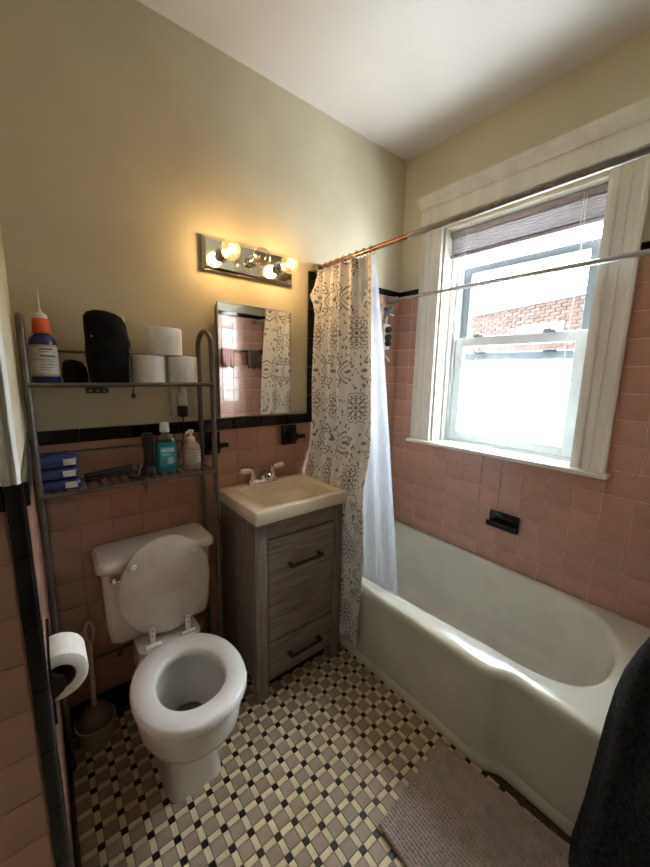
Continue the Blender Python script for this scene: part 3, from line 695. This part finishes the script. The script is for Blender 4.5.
# lower shelf
for k, (rz, dx, lab) in enumerate(((.02, 0, 'lowest of three stacked'), (-.03, .003, 'middle of three stacked'), (.03, -.002, 'topmost of three stacked'))):
    z = Z2+k*.0395; t = thing('wipes_pack', 'glossy blue wrapped pack, %s on the lower rack shelf' % lab, 'pack', (.277, -.110, z), 'blue packs on the rack')
    R = []
    for zz, ix in ((.0005, .008), (.006, .001), (.02, 0), (.033, .002), (.0385, .010)):
        rg = rrect(.200+ix, .320-ix, -.162+ix, -.052-ix, .014, z+zz, 5)
        R.append([p+Vector((.004*math.sin(31*p.y+k*2), .004*math.sin(40*p.x+k), .0025*math.sin(60*p.x+50*p.y+k) if 0 < zz-.001 else 0)) for p in rg])
    m = MB().loft(R); m.xf(Rz(rz, (.277+dx, -.11, z))); m.build('wrapper', WRAP, t, 60)
    m = MB().rbox(.274, .308, -.1715, -.165, z+.010, z+.030, .0015); m.xf(Rz(rz, (.277+dx, -.11, z))); m.build('white_sticker', LABEL, t)
# hair straightener lying on the slats
hs = thing('hair_straightener', 'black hair straightener lying on the lower rack shelf', 'hair tool', (.42, -.11, Z2))
for dz in (0, .016):
    m = MB().loft([[Vector((x, -.115+hw*math.cos(a), Z2+.0165+dz*(1-((x-.345)/.165)*.6)+.0095*math.sin(a))) for a in [2*PI*k/14 for k in range(14)]] for x, hw in ((.335, .006), (.342, .015), (.43, .017), (.482, .015), (.490, .007))])
    m.xf(Rz(.12, (.42, -.115, Z2))); m.xf(Ry(-.10, (.345, 0, Z2+.01))); m.build('arm', BPLAS, hs)
MB().lathe([(.006, 0), (.007, .012), (.006, .014)], (.490, -.107, Z2+.032), 12, 'x').build('swivel', STEEL, hs)
MB().tube([(.503, -.107, Z2+.032), (.511, -.112, Z2+.045), (.512, -.125, Z2+.04), (.505, -.14, Z2+.015), (.48, -.15, Z2+.008), (.49, -.17, Z2+.010), (.515, -.195, Z2+.006), (.518, -.199, Z2-.02), (.512, -.199, Z2-.045), (.508, -.198, Z2-.02), (.505, -.19, Z2+.008), (.47, -.14, Z2+.0075)], .0026, 6).build('cord', BPLAS, hs)
# hair clipper standing in charger
hc = thing('hair_clipper', 'black hair clipper standing upright beside the teal mouthwash', 'hair tool', (.548, -.10, Z2))
MB().loft([rrect(.521, .569, -.145, -.06, .015, Z2+.001), rrect(.522, .569, -.142, -.063, .015, Z2+.018), rrect(.530, .570, -.125, -.08, .012, Z2+.035)]).build('charger_base', BPLAS, hc)
MB().loft([rrect(.531+.004*math.sin(q*5), .569-.003*math.sin(q*4), -.122, -.082, .012, Z2+.032+q*.12) for q in (0, .25, .5, .75, 1)]).build('clipper_body', BPLAS, hc)
MB().rbox(.533, .567, -.118, -.086, Z2+.1525, Z2+.163, .002).build('blade', DARKG, hc)
# mouthwash
c = (.613, -.105)
mw = thing('mouthwash_bottle', 'teal mouthwash bottle with white cap on the lower rack shelf', 'bottle', (*c, Z2))
sq = lambda r, d, z: [Vector((c[0]+p.x, c[1]+p.y, Z2+z)) for p in selling(0, 0, 0, r, d, d, 3.2, 32)]
MB().loft([sq(.036, .026, .001), sq(.040, .030, .006), sq(.040, .030, .105), sq(.038, .028, .125)]).build('bottle_body', TEAL, mw)
MB().loft([sq(.038, .028, .1255), sq(.032, .024, .142), sq(.016, .016, .155), sq(.013, .013, .168)]).build('bottle_neck', CLEARP, mw)
MB().lathe([(.018, .165), (.0185, .167), (.0165, .198), (.0155, .201)], (*c, Z2), 22).build('cap', WPLAS, mw)
yl = c[1]-.0306
MB().rbox(c[0]-.029, c[0]+.029, yl-.001, yl+.001, Z2+.030, Z2+.108, .0008).build('front_label', mat('teal_label_print', (.05, .36, .40), .4, scale=40, col2=(.02, .22, .27)), mw)
MB().box(c[0]-.024, c[0]+.024, yl-.0014, yl-.0009, Z2+.086, Z2+.101).build('label_panel', mat('pale_teal_print', (.35, .55, .55), .5), mw, 0)
MB().box(c[0]-.022, c[0]+.012, yl-.0014, yl-.0009, Z2+.074, Z2+.080).build('label_panel', mat('pale_teal_print_line', (.3, .5, .5), .5), mw, 0)
MB().lathe([(.014, 0), (.014, -.0006)], (c[0]+.010, yl-.0008, Z2+.050), 18, 'y').build('label_seal', mat('mint_print', (.35, .55, .5), .5), mw)
# soap pump
c = (.715, -.105)
sp_ = thing('soap_dispenser', 'clear pump bottle of pale mauve soap with a cream label on the lower rack shelf', 'bottle', (*c, Z2))
MB().lathe([(.034, .001), (.037, .006), (.037, .085), (.034, .098), (.020, .112), (.016, .116)], (*c, Z2), 28).build('bottle_body', SOAP, sp_)
MB().loft([[Vector((c[0]+.0376*math.cos(a), c[1]+.0376*math.sin(a), Z2+z)) for a in [-PI/2-1.0+2*k/14 for k in range(15)]] for z in (.025, .080)], False, False, False).build('paper_label', LABEL, sp_, 40, recalc=False)
for k, z in enumerate((.070, .058, .050, .042, .034)):
    MB().loft([[Vector((c[0]+.0381*math.cos(a), c[1]+.0381*math.sin(a), Z2+zz)) for a in [-PI/2-.85+(.9+.2*(k % 2))*i/8 for i in range(9)]] for zz in (z, z+.0018)], False, False, False).build('label_print', DARKG, sp_, 0, recalc=False)
MB().lathe([(.017, .115), (.017, .130), (.008, .135), (.006, .150), (.012, .152), (.013, .160), (.008, .164)], (*c, Z2), 20).tube([(c[0], c[1], Z2+.158), (c[0]-.02, c[1]-.018, Z2+.158), (c[0]-.026, c[1]-.024, Z2+.150)], .0045, 8).build('pump', WPLAS, sp_)
# outlet with adaptor
ot = thing('wall_outlet', 'white wall outlet with adaptor and black plug above the black tile band', 'outlet', (.705, 0, 1.33))
MB().rbox(.670, .740, -.007, -.0005, 1.270, 1.388, .003).build('cover_plate', WPLAS, ot)
MB().rbox(.690, .728, -.045, -.006, 1.318, 1.375, .008).lathe([(.014, -.03), (.016, -.02), (.016, 0)], (.709, -.03, 1.395), 14, 'z').build('adaptor', mat('grey_white_plastic', (.66, .64, .60), .3), ot)
MB().rbox(.693, .727, -.055, -.006, 1.270, 1.316, .006).build('plug', BPLAS, ot)
MB().tube([(.710, -.04, 1.272), (.711, -.035, 1.24), (.712, -.022, 1.19), (.70, -.02, 1.12)], .003, 6).build('cord', BPLAS, ot)

# ------------------------------------------------------------------ fittings on the back wall
def cer(name, label, x0, x1, z0, z1, arm):
    t = thing(name, label, 'wall holder', ((x0+x1)/2, 0, z0))
    MB().rbox(x0, x1, -.034, -.0125, z0, z1, .006).build('plate', BLK, t)
    MB().loft([rrect(x0+.02, x1-.02, 0, .04, .012, 0)]*1, False, False) if False else None
    xm = (x0+x1)/2; zm = (z0+z1)/2-.005
    m = MB().rbox(xm-.020, xm+.020, -.085, -.030, zm-.022, zm+.022, .008); m.build('arm', BLK, t)
    MB().rbox(xm+.015, x1+arm, -.080, -.050, zm-.010, zm+.010, .004).build('peg', BLK, t)
    return t
cer('cup_holder', 'black ceramic cup holder behind the rack leg below the mirror', .800, .872, 1.085, 1.190, .022)
cer('toothbrush_holder', 'black ceramic toothbrush holder on the tile between mirror and curtain', 1.214, 1.300, 1.086, 1.190, .026)
# mirror cabinet door, slightly ajar
mr = thing('mirror_cabinet', 'frameless mirror cabinet over the sink with thin metal edge', 'mirror', (1.065, 0, 1.262))
hx = 1.262; HY = -.026; aj = math.radians(3.0)
MB().rbox(.880, 1.255, -.020, -.0005, 1.262, 1.758, .002).build('cabinet_box', STEEL, mr)
Mj = Rz(aj, (hx, HY, 0))
m = MB().box(.868, hx, HY-.004, HY+.004, 1.256, 1.764); m.xf(Mj); m.build('door_panel', STEEL, mr, 0)
m = MB().box(.873, hx-.005, HY-.0052, HY-.0042, 1.261, 1.759); m.xf(Mj); m.build('mirror_glass', MIRROR, mr, 0)
for a in ((.868, .873, 1.256, 1.764), (hx-.005, hx, 1.256, 1.764), (.873, hx-.005, 1.256, 1.261), (.873, hx-.005, 1.759, 1.764)):
    m = MB().box(a[0], a[1], HY-.008, HY-.004, a[2], a[3]); m.xf(Mj); m.build('edge_strip', CHROME, mr, 0)
# light bar
lb = thing('vanity_light', 'mirrored light bar with three globe bulbs above the mirror cabinet', 'wall lamp', (1.048, 0, 1.893))
MB().loft([[Vector((x, y, z)) for x, z in ((.822+i, 1.893+i), (1.275-i, 1.893+i), (1.275-i, 2.026-i), (.822+i, 2.026-i))] for y, i in ((-.0005, 0), (-.020, 0), (-.036, .012))]).build('back_plate', CHROME, lb, 20)
GLOW = glassy('lit_globe_glass', (1, .93, .75), .08, (1, .55, .14, .16)); CLG = glassy('clear_globe_glass', (.93, .9, .85), .14)
FIL = emit('glowing_filament', (1, .70, .30), 9)
for x, lit in ((.905, 1), (1.047, 0), (1.193, 1)):
    z = 1.959; s_ = MB().lathe([(.030, -.036), (.030, -.040), (.021, -.046), (.020, -.072), (.018, -.080)], (x, 0, z), 24, 'y').build('socket', CHROME, lb)
    b_ = MB().lathe([(.014, -.078), (.016, -.085), (.030, -.096), (.038, -.110), (.041, -.124), (.038, -.139), (.030, -.153), (.018, -.1625), (.004, -.166)], (x, 0, z), 28, 'y', False).build('globe_bulb', GLOW if lit else CLG, lb, 60)
    MB().lathe([(.010, -.078), (.006, -.10), (.003, -.105)], (x, 0, z), 12, 'y').build('stem', CLG if lit else STEEL, b_)
    if lit:
        MB().ball((x, -.122, z), .013, 14, 10).build('filament', FIL, b_)
        ld = bpy.data.lights.new('bulb_light', 'POINT'); ld.energy = BULB_W; ld.color = (1, .68, .36); ld.shadow_soft_size = .03
        lo = bpy.data.objects.new('bulb_light', ld); COL.objects.link(lo); lo.location = (x, -.122, z)
    else: MB().tube([(x-.008, -.112, z), (x-.004, -.122, z+.006), (x+.004, -.122, z-.006), (x+.008, -.112, z)], .0012, 6).build('filament', STEEL, b_)

# ------------------------------------------------------------------ vanity
VX0, VX1, VY = .868, 1.346, -.370
va = thing('vanity_cabinet', 'grey-washed wooden vanity cabinet with black bar handles under the sink', 'cabinet', (1.107, -.19, 0))
MB().box(VX0+.003, VX0+.021, VY+.02, -.013, .10, .8525).build('side_panel', WOODG, va, 0)
MB().box(VX1-.021, VX1-.003, VY+.02, -.013, .10, .8525).build('side_panel', WOODG, va, 0)
MB().box(VX0+.021, VX1-.021, -.03, -.014, .10, .8525).build('back_panel', WOODG, va, 0)
MB().box(VX0+.021, VX1-.021, VY+.03, -.03, .10, .118).build('bottom_panel', WOODG, va, 0)
for a, b in ((VX0, .926), (1.295, VX1)): MB().rbox(a, b, VY, VY+.035, .002, .8525, .002).build('front_leg', WOODG, va)
for a, b in ((VX0, VX0+.05), (VX1-.05, VX1)): MB().rbox(a, b, -.05, -.013, .002, .10, .002).build('rear_leg', WOODG, va)
MB().rbox(.926, 1.295, VY+.006, VY+.03, .768, .8525, .0015).build('top_rail', WOODH, va)
MB().box(.926, 1.295, VY+.026, VY+.034, .09, .77).build('face_backing', MBLK, va, 0)
dr = MB().rbox(.930, 1.291, VY+.002, VY+.026, .279, .760, .004).build('door', WOODH, va)
dw = MB().rbox(.930, 1.291, VY+.002, VY+.026, .086, .271, .005).build('drawer', WOODH, va)
# plank boards of door
for z0, z1 in ((.280, .44), (.4415, .60), (.6015, .725)): pass
MB().rbox(.931, 1.290, VY-.001, VY+.004, .722, .759, .002).build('door_top_board', WOODH, dr)
for p_, z in ((dr, .628), (dw, .180)):
    m = MB().rbox(1.030, 1.206, VY-.034, VY-.024, z-.006, z+.006, .002)
    for x in (1.036, 1.200): m.rbox(x-.008, x+.008, VY-.032, VY+.003, z-.008, z+.008, .002)
    m.build('handle', MBLK, p_)
MB().box(.926, 1.295, VY+.06, VY+.075, .002, .10).build('toe_kick', MBLK, va, 0)
sk = thing('washbasin', 'cream one-piece sink top with a rectangular basin on the vanity', 'sink', (1.107, -.19, .853))
SX0, SX1, SYF, SYB, ZS = .860, 1.350, -.397, -.0125, .912
MB().loft([rrect(SX0+.004, SX1-.004, SYF+.004, SYB, .008, .8535), rrect(SX0, SX1, SYF, SYB, .01, .857), rrect(SX0, SX1, SYF, SYB, .01, ZS-.006), rrect(SX0+.002, SX1-.002, SYF+.002, SYB, .01, ZS-.002), rrect(SX0+.007, SX1-.007, SYF+.007, SYB-.002, .01, ZS),
           rrect(.925, 1.298, -.352, -.066, .018, ZS), rrect(.929, 1.294, -.347, -.071, .018, ZS-.005), rrect(.945, 1.278, -.335, -.084, .03, ZS-.085), rrect(.97, 1.255, -.31, -.105, .04, ZS-.125), rrect(1.05, 1.17, -.25, -.16, .03, ZS-.132)]).build('basin_top', SINKM, sk, 50)
MB().lathe([(.022, 0), (.022, .003), (.012, .003)], (1.11, -.205, ZS-.132), 20).build('drain', CHROME, sk)
fc = thing('sink_faucet', 'chrome sink faucet with two white porcelain handles', 'faucet', (1.085, -.042, ZS))
MB().loft([rrect(.998, 1.172, -.066, -.018, .022, ZS+.0005), rrect(.998, 1.172, -.066, -.018, .022, ZS+.014), rrect(1.006, 1.164, -.058, -.026, .015, ZS+.024)]).build('base_plate', CHROME, fc)
for s_ in (-1, 1):
    x = 1.085+s_*.056
    MB().lathe([(.020, .02), (.017, .04), (.013, .055), (.016, .066), (.014, .080), (.005, .086)], (x, -.042, ZS), 20).build('valve_post', CHROME, fc)
    m = MB().lathe([(.007, 0), (.009, .016), (.013, .02), (.015, .045), (.012, .068), (.006, .072)], (0, 0, 0), 18, 'x')
    m.xf(Matrix.Translation((x, -.046, ZS+.070)) @ Matrix.Rotation((PI if s_ < 0 else 0)+(.15 if s_ < 0 else .12), 4, 'Z') @ Matrix.Rotation(-.08, 4, 'Y'))
    m.build('porcelain_handle', PORC, fc)
    MB().lathe([(.005, 0), (.004, .008)], (x+s_*.075-(.008 if s_ < 0 else 0), -.046+(-.011 if s_ < 0 else .008), ZS+.074), 10, 'x').build('handle_tip', CHROME, fc)
MB().tube([(1.085, -.042, ZS+.02), (1.085, -.046, ZS+.045), (1.085, -.075, ZS+.060), (1.085, -.115, ZS+.052), (1.085, -.125, ZS+.04)], [.016, .015, .013, .011, .010], 12).build('spout', CHROME, fc)
MB().tube([(1.085, -.03, ZS+.02), (1.085, -.03, ZS+.07)], .003, 8).ball((1.085, -.03, ZS+.074), .006, 10, 8).build('lift_rod', CHROME, fc)

# ------------------------------------------------------------------ rods, curtain, liner
rd = thing('shower_rod', 'bronze shower curtain rod running above the tub edge', 'curtain rod', (1.43, -.75, 2.0))
def rodp(y): return Vector((1.435-.015*(-y/1.5), y, 2.006))
MB().tube([rodp(-.012), rodp(-.64)], .0105, 14).build('inner_tube', COPPER, rd)
MB().tube([rodp(-.62), rodp(YF+.014)], .0130, 14).build('outer_tube', STEEL, rd)
MB().lathe([(.026, -.012), (.026, -.020), (.016, -.032), (.014, -.045)], (1.435, 0, 2.006), 20, 'y').build('flange', STEEL, rd)
MB().lathe([(.026, .012), (.026, .020), (.016, .032)], (1.42, YF, 2.006), 20, 'y').build('flange', STEEL, rd)
r2 = thing('tension_rod', 'thin grey tension rod spanning in front of the window', 'curtain rod', (2.016, -.75, 1.923))
MB().tube([(2.016, -.03, 1.923), (2.016, -.50, 1.923)], .0090, 12).build('inner_tube', STEEL, r2)
MB().tube([(2.016, -.48, 1.923), (2.016, YF+.03, 1.923)], .0115, 12).build('outer_tube', mat('light_steel_rod', (.50, .50, .50), .3, .9), r2)
for y, s_ in ((0, -1), (YF, 1)):
    MB().lathe([(.024, s_*.0125), (.024, s_*.02), (.018, s_*.024), (.022, s_*.03), (.018, s_*.036), (.022, s_*.042), (.017, s_*.048), (.018, s_*.075), (.012, s_*.085)], (2.016, y, 1.923), 20, 'y').build('end_cap', mat('grey_rubber_cap%d' % (s_+1), (.24, .21, .19), .5), r2)

cu = thing('shower_curtain', 'white shower curtain with grey medallion print bunched at the wall end', 'shower curtain', (1.39, -.25, .1))
NU, NV = 220, 90
def wave(u):   # fold profile -1..1, narrow folds by the wall and broad ones outside
    return math.sin(2*PI*(u*9.2-3.6*u*u)+.6)
def cpt(u, v):
    z = 1.990-v*1.875+(.02*math.sin(u*9)*v)
    yR = -.43-.075*math.sin(min(1, v*1.5)*PI/2)-.03*max(0, 1-abs(v-.75)/.25)
    y = -.022+(yR+.022)*u
    xc = 1.434-.045*v-.035*max(0, min(1, (v-.45)/.15))
    near = 1 if y > -.40 else max(0, 1-(-.40-y)/.05)
    k = max(0, min(1, (v-.50)/.08))
    amp = .026*(1-.35*max(0, 1-v*6))
    tight = .0075
    amp = amp*(1-k)+k*(tight*near+.013*(1-near))
    xc = xc*(1-k)+k*(1.3610-.012*(1-near))
    x = xc+amp*wave(u)+.004*(1-k)*math.sin(u*60+v*7)
    y += .010*math.sin(2*PI*(u*9.2-3.6*u*u)*.5+v*2.5)*min(1, v*2)*(1-k*.6)
    if u < .12:      # free corner folded out near the wall
        t = (1-u/.12)*max(0, 1-abs(v-.068)/.055); x -= .062*t; y -= .004*t
        x -= .02*(1-u/.12)*max(0, 1-abs(v-.30)/.2)*(1-k)
    y = min(y, -.016)
    if y < -.02 and v < .02: pass
    return Vector((x, y, z))
arc = [0]; pv = cpt(0, .3)
for i in range(1, NU+1):
    p_ = cpt(i/NU, .3); arc.append(arc[-1]+(p_-pv).length); pv = p_
m = MB(); m.uv = []
for j in range(NV+1):
    for i in range(NU+1):
        m.v.append(cpt(i/NU, j/NV)); m.uv.append((arc[i], 2.0-j/NV*1.875))
m.f = [(j*(NU+1)+i, j*(NU+1)+i+1, (j+1)*(NU+1)+i+1, (j+1)*(NU+1)+i) for j in range(NV) for i in range(NU)]
CURT = curtain_mat()
co = m.build('curtain_cloth', CURT, cu, 180, recalc=False)
sd = co.modifiers.new('thick', 'SOLIDIFY'); sd.thickness = .0012; sd.offset = 0
for k in range(9):
    p_ = rodp(-.05-k*.046); MB().tube([(p_.x+.017*math.cos(a), p_.y+.004*math.sin(a), p_.z-.004+.019*math.sin(a)) for a in [2*PI*q/16 for q in range(16)]], .0016, 6, True).build('curtain_ring', COPPER, cu)
li = thing('curtain_liner', 'sheer white vinyl liner hanging inside the tub beside the printed curtain', 'curtain liner', (1.48, -.45, .38))
def lpt(u, v):
    z = 1.985-v*1.585
    y0 = -.30-.06*v; y1 = -.430-.185*(v**.8)
    y = y0+(y1-y0)*u; x = 1.438+.055*min(1, v*1.1)+.020*u*v+.016*math.sin(u*16+v*1.5)*(.5+.5*v)
    return Vector((x, y, z))
m = MB(); a_, b_ = 60, 50
for j in range(b_+1):
    for i in range(a_+1): m.v.append(lpt(i/a_, j/b_))
m.f = [(j*(a_+1)+i, j*(a_+1)+i+1, (j+1)*(a_+1)+i+1, (j+1)*(a_+1)+i) for j in range(b_) for i in range(a_)]
m.build('liner_sheet', LINER, li, 180, recalc=False)
# shower head and hanging organizer in the alcove corner
sh = thing('shower_fixture', 'dark grey round shower head on a wall arm behind the liner', 'shower head', (1.92, 0, 1.84))
MB().tube([(1.915, -.0125, 1.875), (1.92, -.05, 1.878), (1.928, -.075, 1.865)], .009, 10).lathe([(.024, -.012), (.024, -.018), (.012, -.022)], (1.915, 0, 1.875), 18, 'y').build('arm', CHROME, sh)
m = MB().lathe([(.010, .03), (.014, .018), (.030, .006), (.042, 0), (.042, -.008), (.036, -.010)], (0, 0, 0), 26); m.xf(Matrix.Translation((1.930, -.085, 1.842)) @ Matrix.Rotation(-.75, 4, 'X') @ Matrix.Rotation(-.35, 4, 'Y')); m.build('head', DARKG, sh)
og = thing('shower_organizer', 'narrow white organizer with black cups hanging on the tub corner tile', 'organizer', (1.99, -.02, 1.62))
MB().rbox(1.962, 2.020, -.030, -.0125, 1.622, 1.778, .004).build('white_panel', WPLAS, og)
for z, rr in ((1.742, .020), (1.695, .022), (1.658, .018)): MB().lathe([(rr, -.030), (rr, -.050), (rr*.7, -.056)], (1.99, 0, z), 20, 'y').build('black_cup', BPLAS, og)
MB().tube([(1.985, -.022, 1.778), (1.987, -.024, 1.82), (1.975, -.03, 1.845), (2.022, -.05, 1.832)], .005, 8).build('top_hook', WPLAS, og)
MB().tube([(1.975, -.022, 1.624), (1.978, -.024, 1.585), (1.998, -.04, 1.565), (2.004, -.045, 1.545)], .0045, 8).build('bottom_hook', WPLAS, og)
# soap dish on the window wall
sd_ = thing('soap_dish', 'black ceramic soap dish on the pink tile above the tub', 'soap dish', (W, -.808, .655))
MB().rbox(W-.026, W-.0125, -.886, -.732, .655, .748, .006).build('plate', BLK, sd_)
MB().loft([[Vector((W-x, y, z)) for x, z in ((.022, .668), (.062, .672), (.070, .690), (.068, .704), (.060, .704), (.056, .692), (.028, .690), (.022, .735))] for y in (-.880, -.738)]).build('tray', BLK, sd_, 40)

# ------------------------------------------------------------------ towel bar, cloths on the front wall (seen in the mirror)
tw = thing('towel_bar', 'black towel bar on the far tiled wall seen in the mirror', 'towel bar', (1.75, YF, 1.65))
MB().tube([(1.42, YF+.06, 1.65), (2.085, YF+.06, 1.65)], .009, 12).build('bar', BLK, tw)
for x in (1.42, 2.085): MB().rbox(x-.022, x+.022, YF+.0125, YF+.075, 1.625, 1.675, .008).build('bracket', BLK, tw)
def hung(name, label, m_, x0, x1, z0, seed):
    t = thing(name, label, 'washcloth', ((x0+x1)/2, YF+.06, z0)); R = []; rn = random.Random(seed).random()*6
    n = 24; prof = [(.020, z0), (.018, 1.60), (.0145, 1.65), (.010, 1.660), (0, 1.6640), (-.010, 1.660), (-.0145, 1.65), (-.018, 1.60), (-.020, z0+.03)]
    for d, z in prof:
        q = (1.66-z)/.15; R.append([Vector((x0+(x1-x0)*i/n+.006*q*math.sin(rn+i), YF+.06+d*(1+.25*q*math.sin(i*1.1+rn)), z+.010*q*math.sin(i*.5+rn))) for i in range(n+1)])
    o = MB().loft(R, False, False, False).build('cloth', m_, t, 180, recalc=False); md = o.modifiers.new('t', 'SOLIDIFY'); md.thickness = .004; md.offset = 1
hung('washcloth', 'brown washcloth over the black towel bar', BRCLOTH, 1.915, 2.06, 1.50, 2)
hung('washcloth', 'dusty pink washcloth over the black towel bar', PKCLOTH, 1.66, 1.775, 1.505, 4)

# ------------------------------------------------------------------ bath mat
mt = thing('bath_mat', 'taupe chenille bath mat on the tiles beside the tub', 'bath mat', (1.17, -1.24, 0))
Am, Bm, Cm, Dm = [Vector(p) for p in ((.972, -1.0, 0), (1.366, -.966, 0), (1.425, -1.47, 0), (.945, -1.49, 0))]
def mp_(u, v): return (Am*(1-u)+Bm*u)*(1-v)+(Dm*(1-u)+Cm*u)*v
def mz(u, v): return .009+.0035*math.sin(u*7+v*5)+.006*max(0, .08-u)/.08*(1+math.sin(v*22))
nu, nvv = 30, 34
R = [[mp_(u/nu, v/nvv)+Vector((0, 0, mz(u/nu, v/nvv))) for u in range(nu+1)] for v in range(nvv+1)]
m = MB().loft(R, False, False, False); n0 = len(m.v)
o = m.build('mat_base', MATM, mt, 180); md = o.modifiers.new('t', 'SOLIDIFY'); md.thickness = .006; md.offset = -1
if o.data.polygons[0].normal.z < 0: o.data.flip_normals()
nb = MB(); rn = random.Random(3)
NA, NB = 34, 42
for i in range(NA):
    for j in range(NB):
        u, v = (i+.5)/NA, (j+.5)/NB; c = mp_(u, v)+Vector((rn.uniform(-.001, .001), rn.uniform(-.001, .001), mz(u, v)-.001)); r_ = .0072*rn.uniform(.88, 1.08); hh = .0075*rn.uniform(.8, 1.15)
        V = [c+Vector((r_*s_*math.cos(k*PI/3+.3), r_*s_*math.sin(k*PI/3+.3), hh*z)) for s_, z in ((1, 0), (.92, .5), (.55, .9)) for k in range(6)]+[c+Vector((0, 0, hh))]
        nb.add(V, [(a*6+k, a*6+(k+1) % 6, a*6+6+(k+1) % 6, a*6+6+k) for a in (0, 1) for k in range(6)]+[(12+k, 12+(k+1) % 6, 18) for k in range(6)])
o = nb.build('chenille_nubs', MATM, mt, 180, recalc=False); o['kind'] = 'stuff'

# ------------------------------------------------------------------ charcoal towel hanging at the end of the front wall
hk = thing('towel_hook', 'black hook on the wall end holding the charcoal towel', 'hook', (1.335, -1.58, 1.04))
MB().rbox(1.322, 1.3345, -1.605, -1.555, 1.02, 1.09, .004).build('hook_plate', MBLK, hk)
MB().tube([(1.325, -1.58, 1.05), (1.29, -1.58, 1.035), (1.262, -1.58, 1.04), (1.25, -1.58, 1.07)], .006, 8).build('hook_arm', MBLK, hk)
ct = thing('bath_towel', 'charcoal terry bath towel hanging at the foot end of the tub', 'towel', (1.25, -1.55, .12))
edge = [(1.062, -1.566), (1.03, -1.552), (.97, -1.532), (.898, -1.509), (.848, -1.492), (.777, -1.474), (.711, -1.464), (.624, -1.457), (.488, -1.450), (.365, -1.443), (.233, -1.431), (.135, -1.433)]
R = []
for z, yl in edge:
    q = (1.062-z)/.93; yr_ = -1.594-.10*min(1, q*2.2); n = 64; ring = []
    cy, ry = (yl+yr_)/2, (yl-yr_)/2; tx = .018+.030*min(1, q*2.5)
    for k in range(n):
        a = 2*PI*k/n; y = cy+ry*math.copysign(abs(math.cos(a))**.8, math.cos(a)); f_ = .013*math.sin(y*95+z*4)*min(1, q*3)
        ring.append(Vector((1.262+tx*math.copysign(abs(math.sin(a))**.8, math.sin(a))+f_, y, z+.006*math.sin(y*60)*q)))
    R.append(ring)
MB().loft(R).build('towel_cloth', GTOWEL, ct, 70)
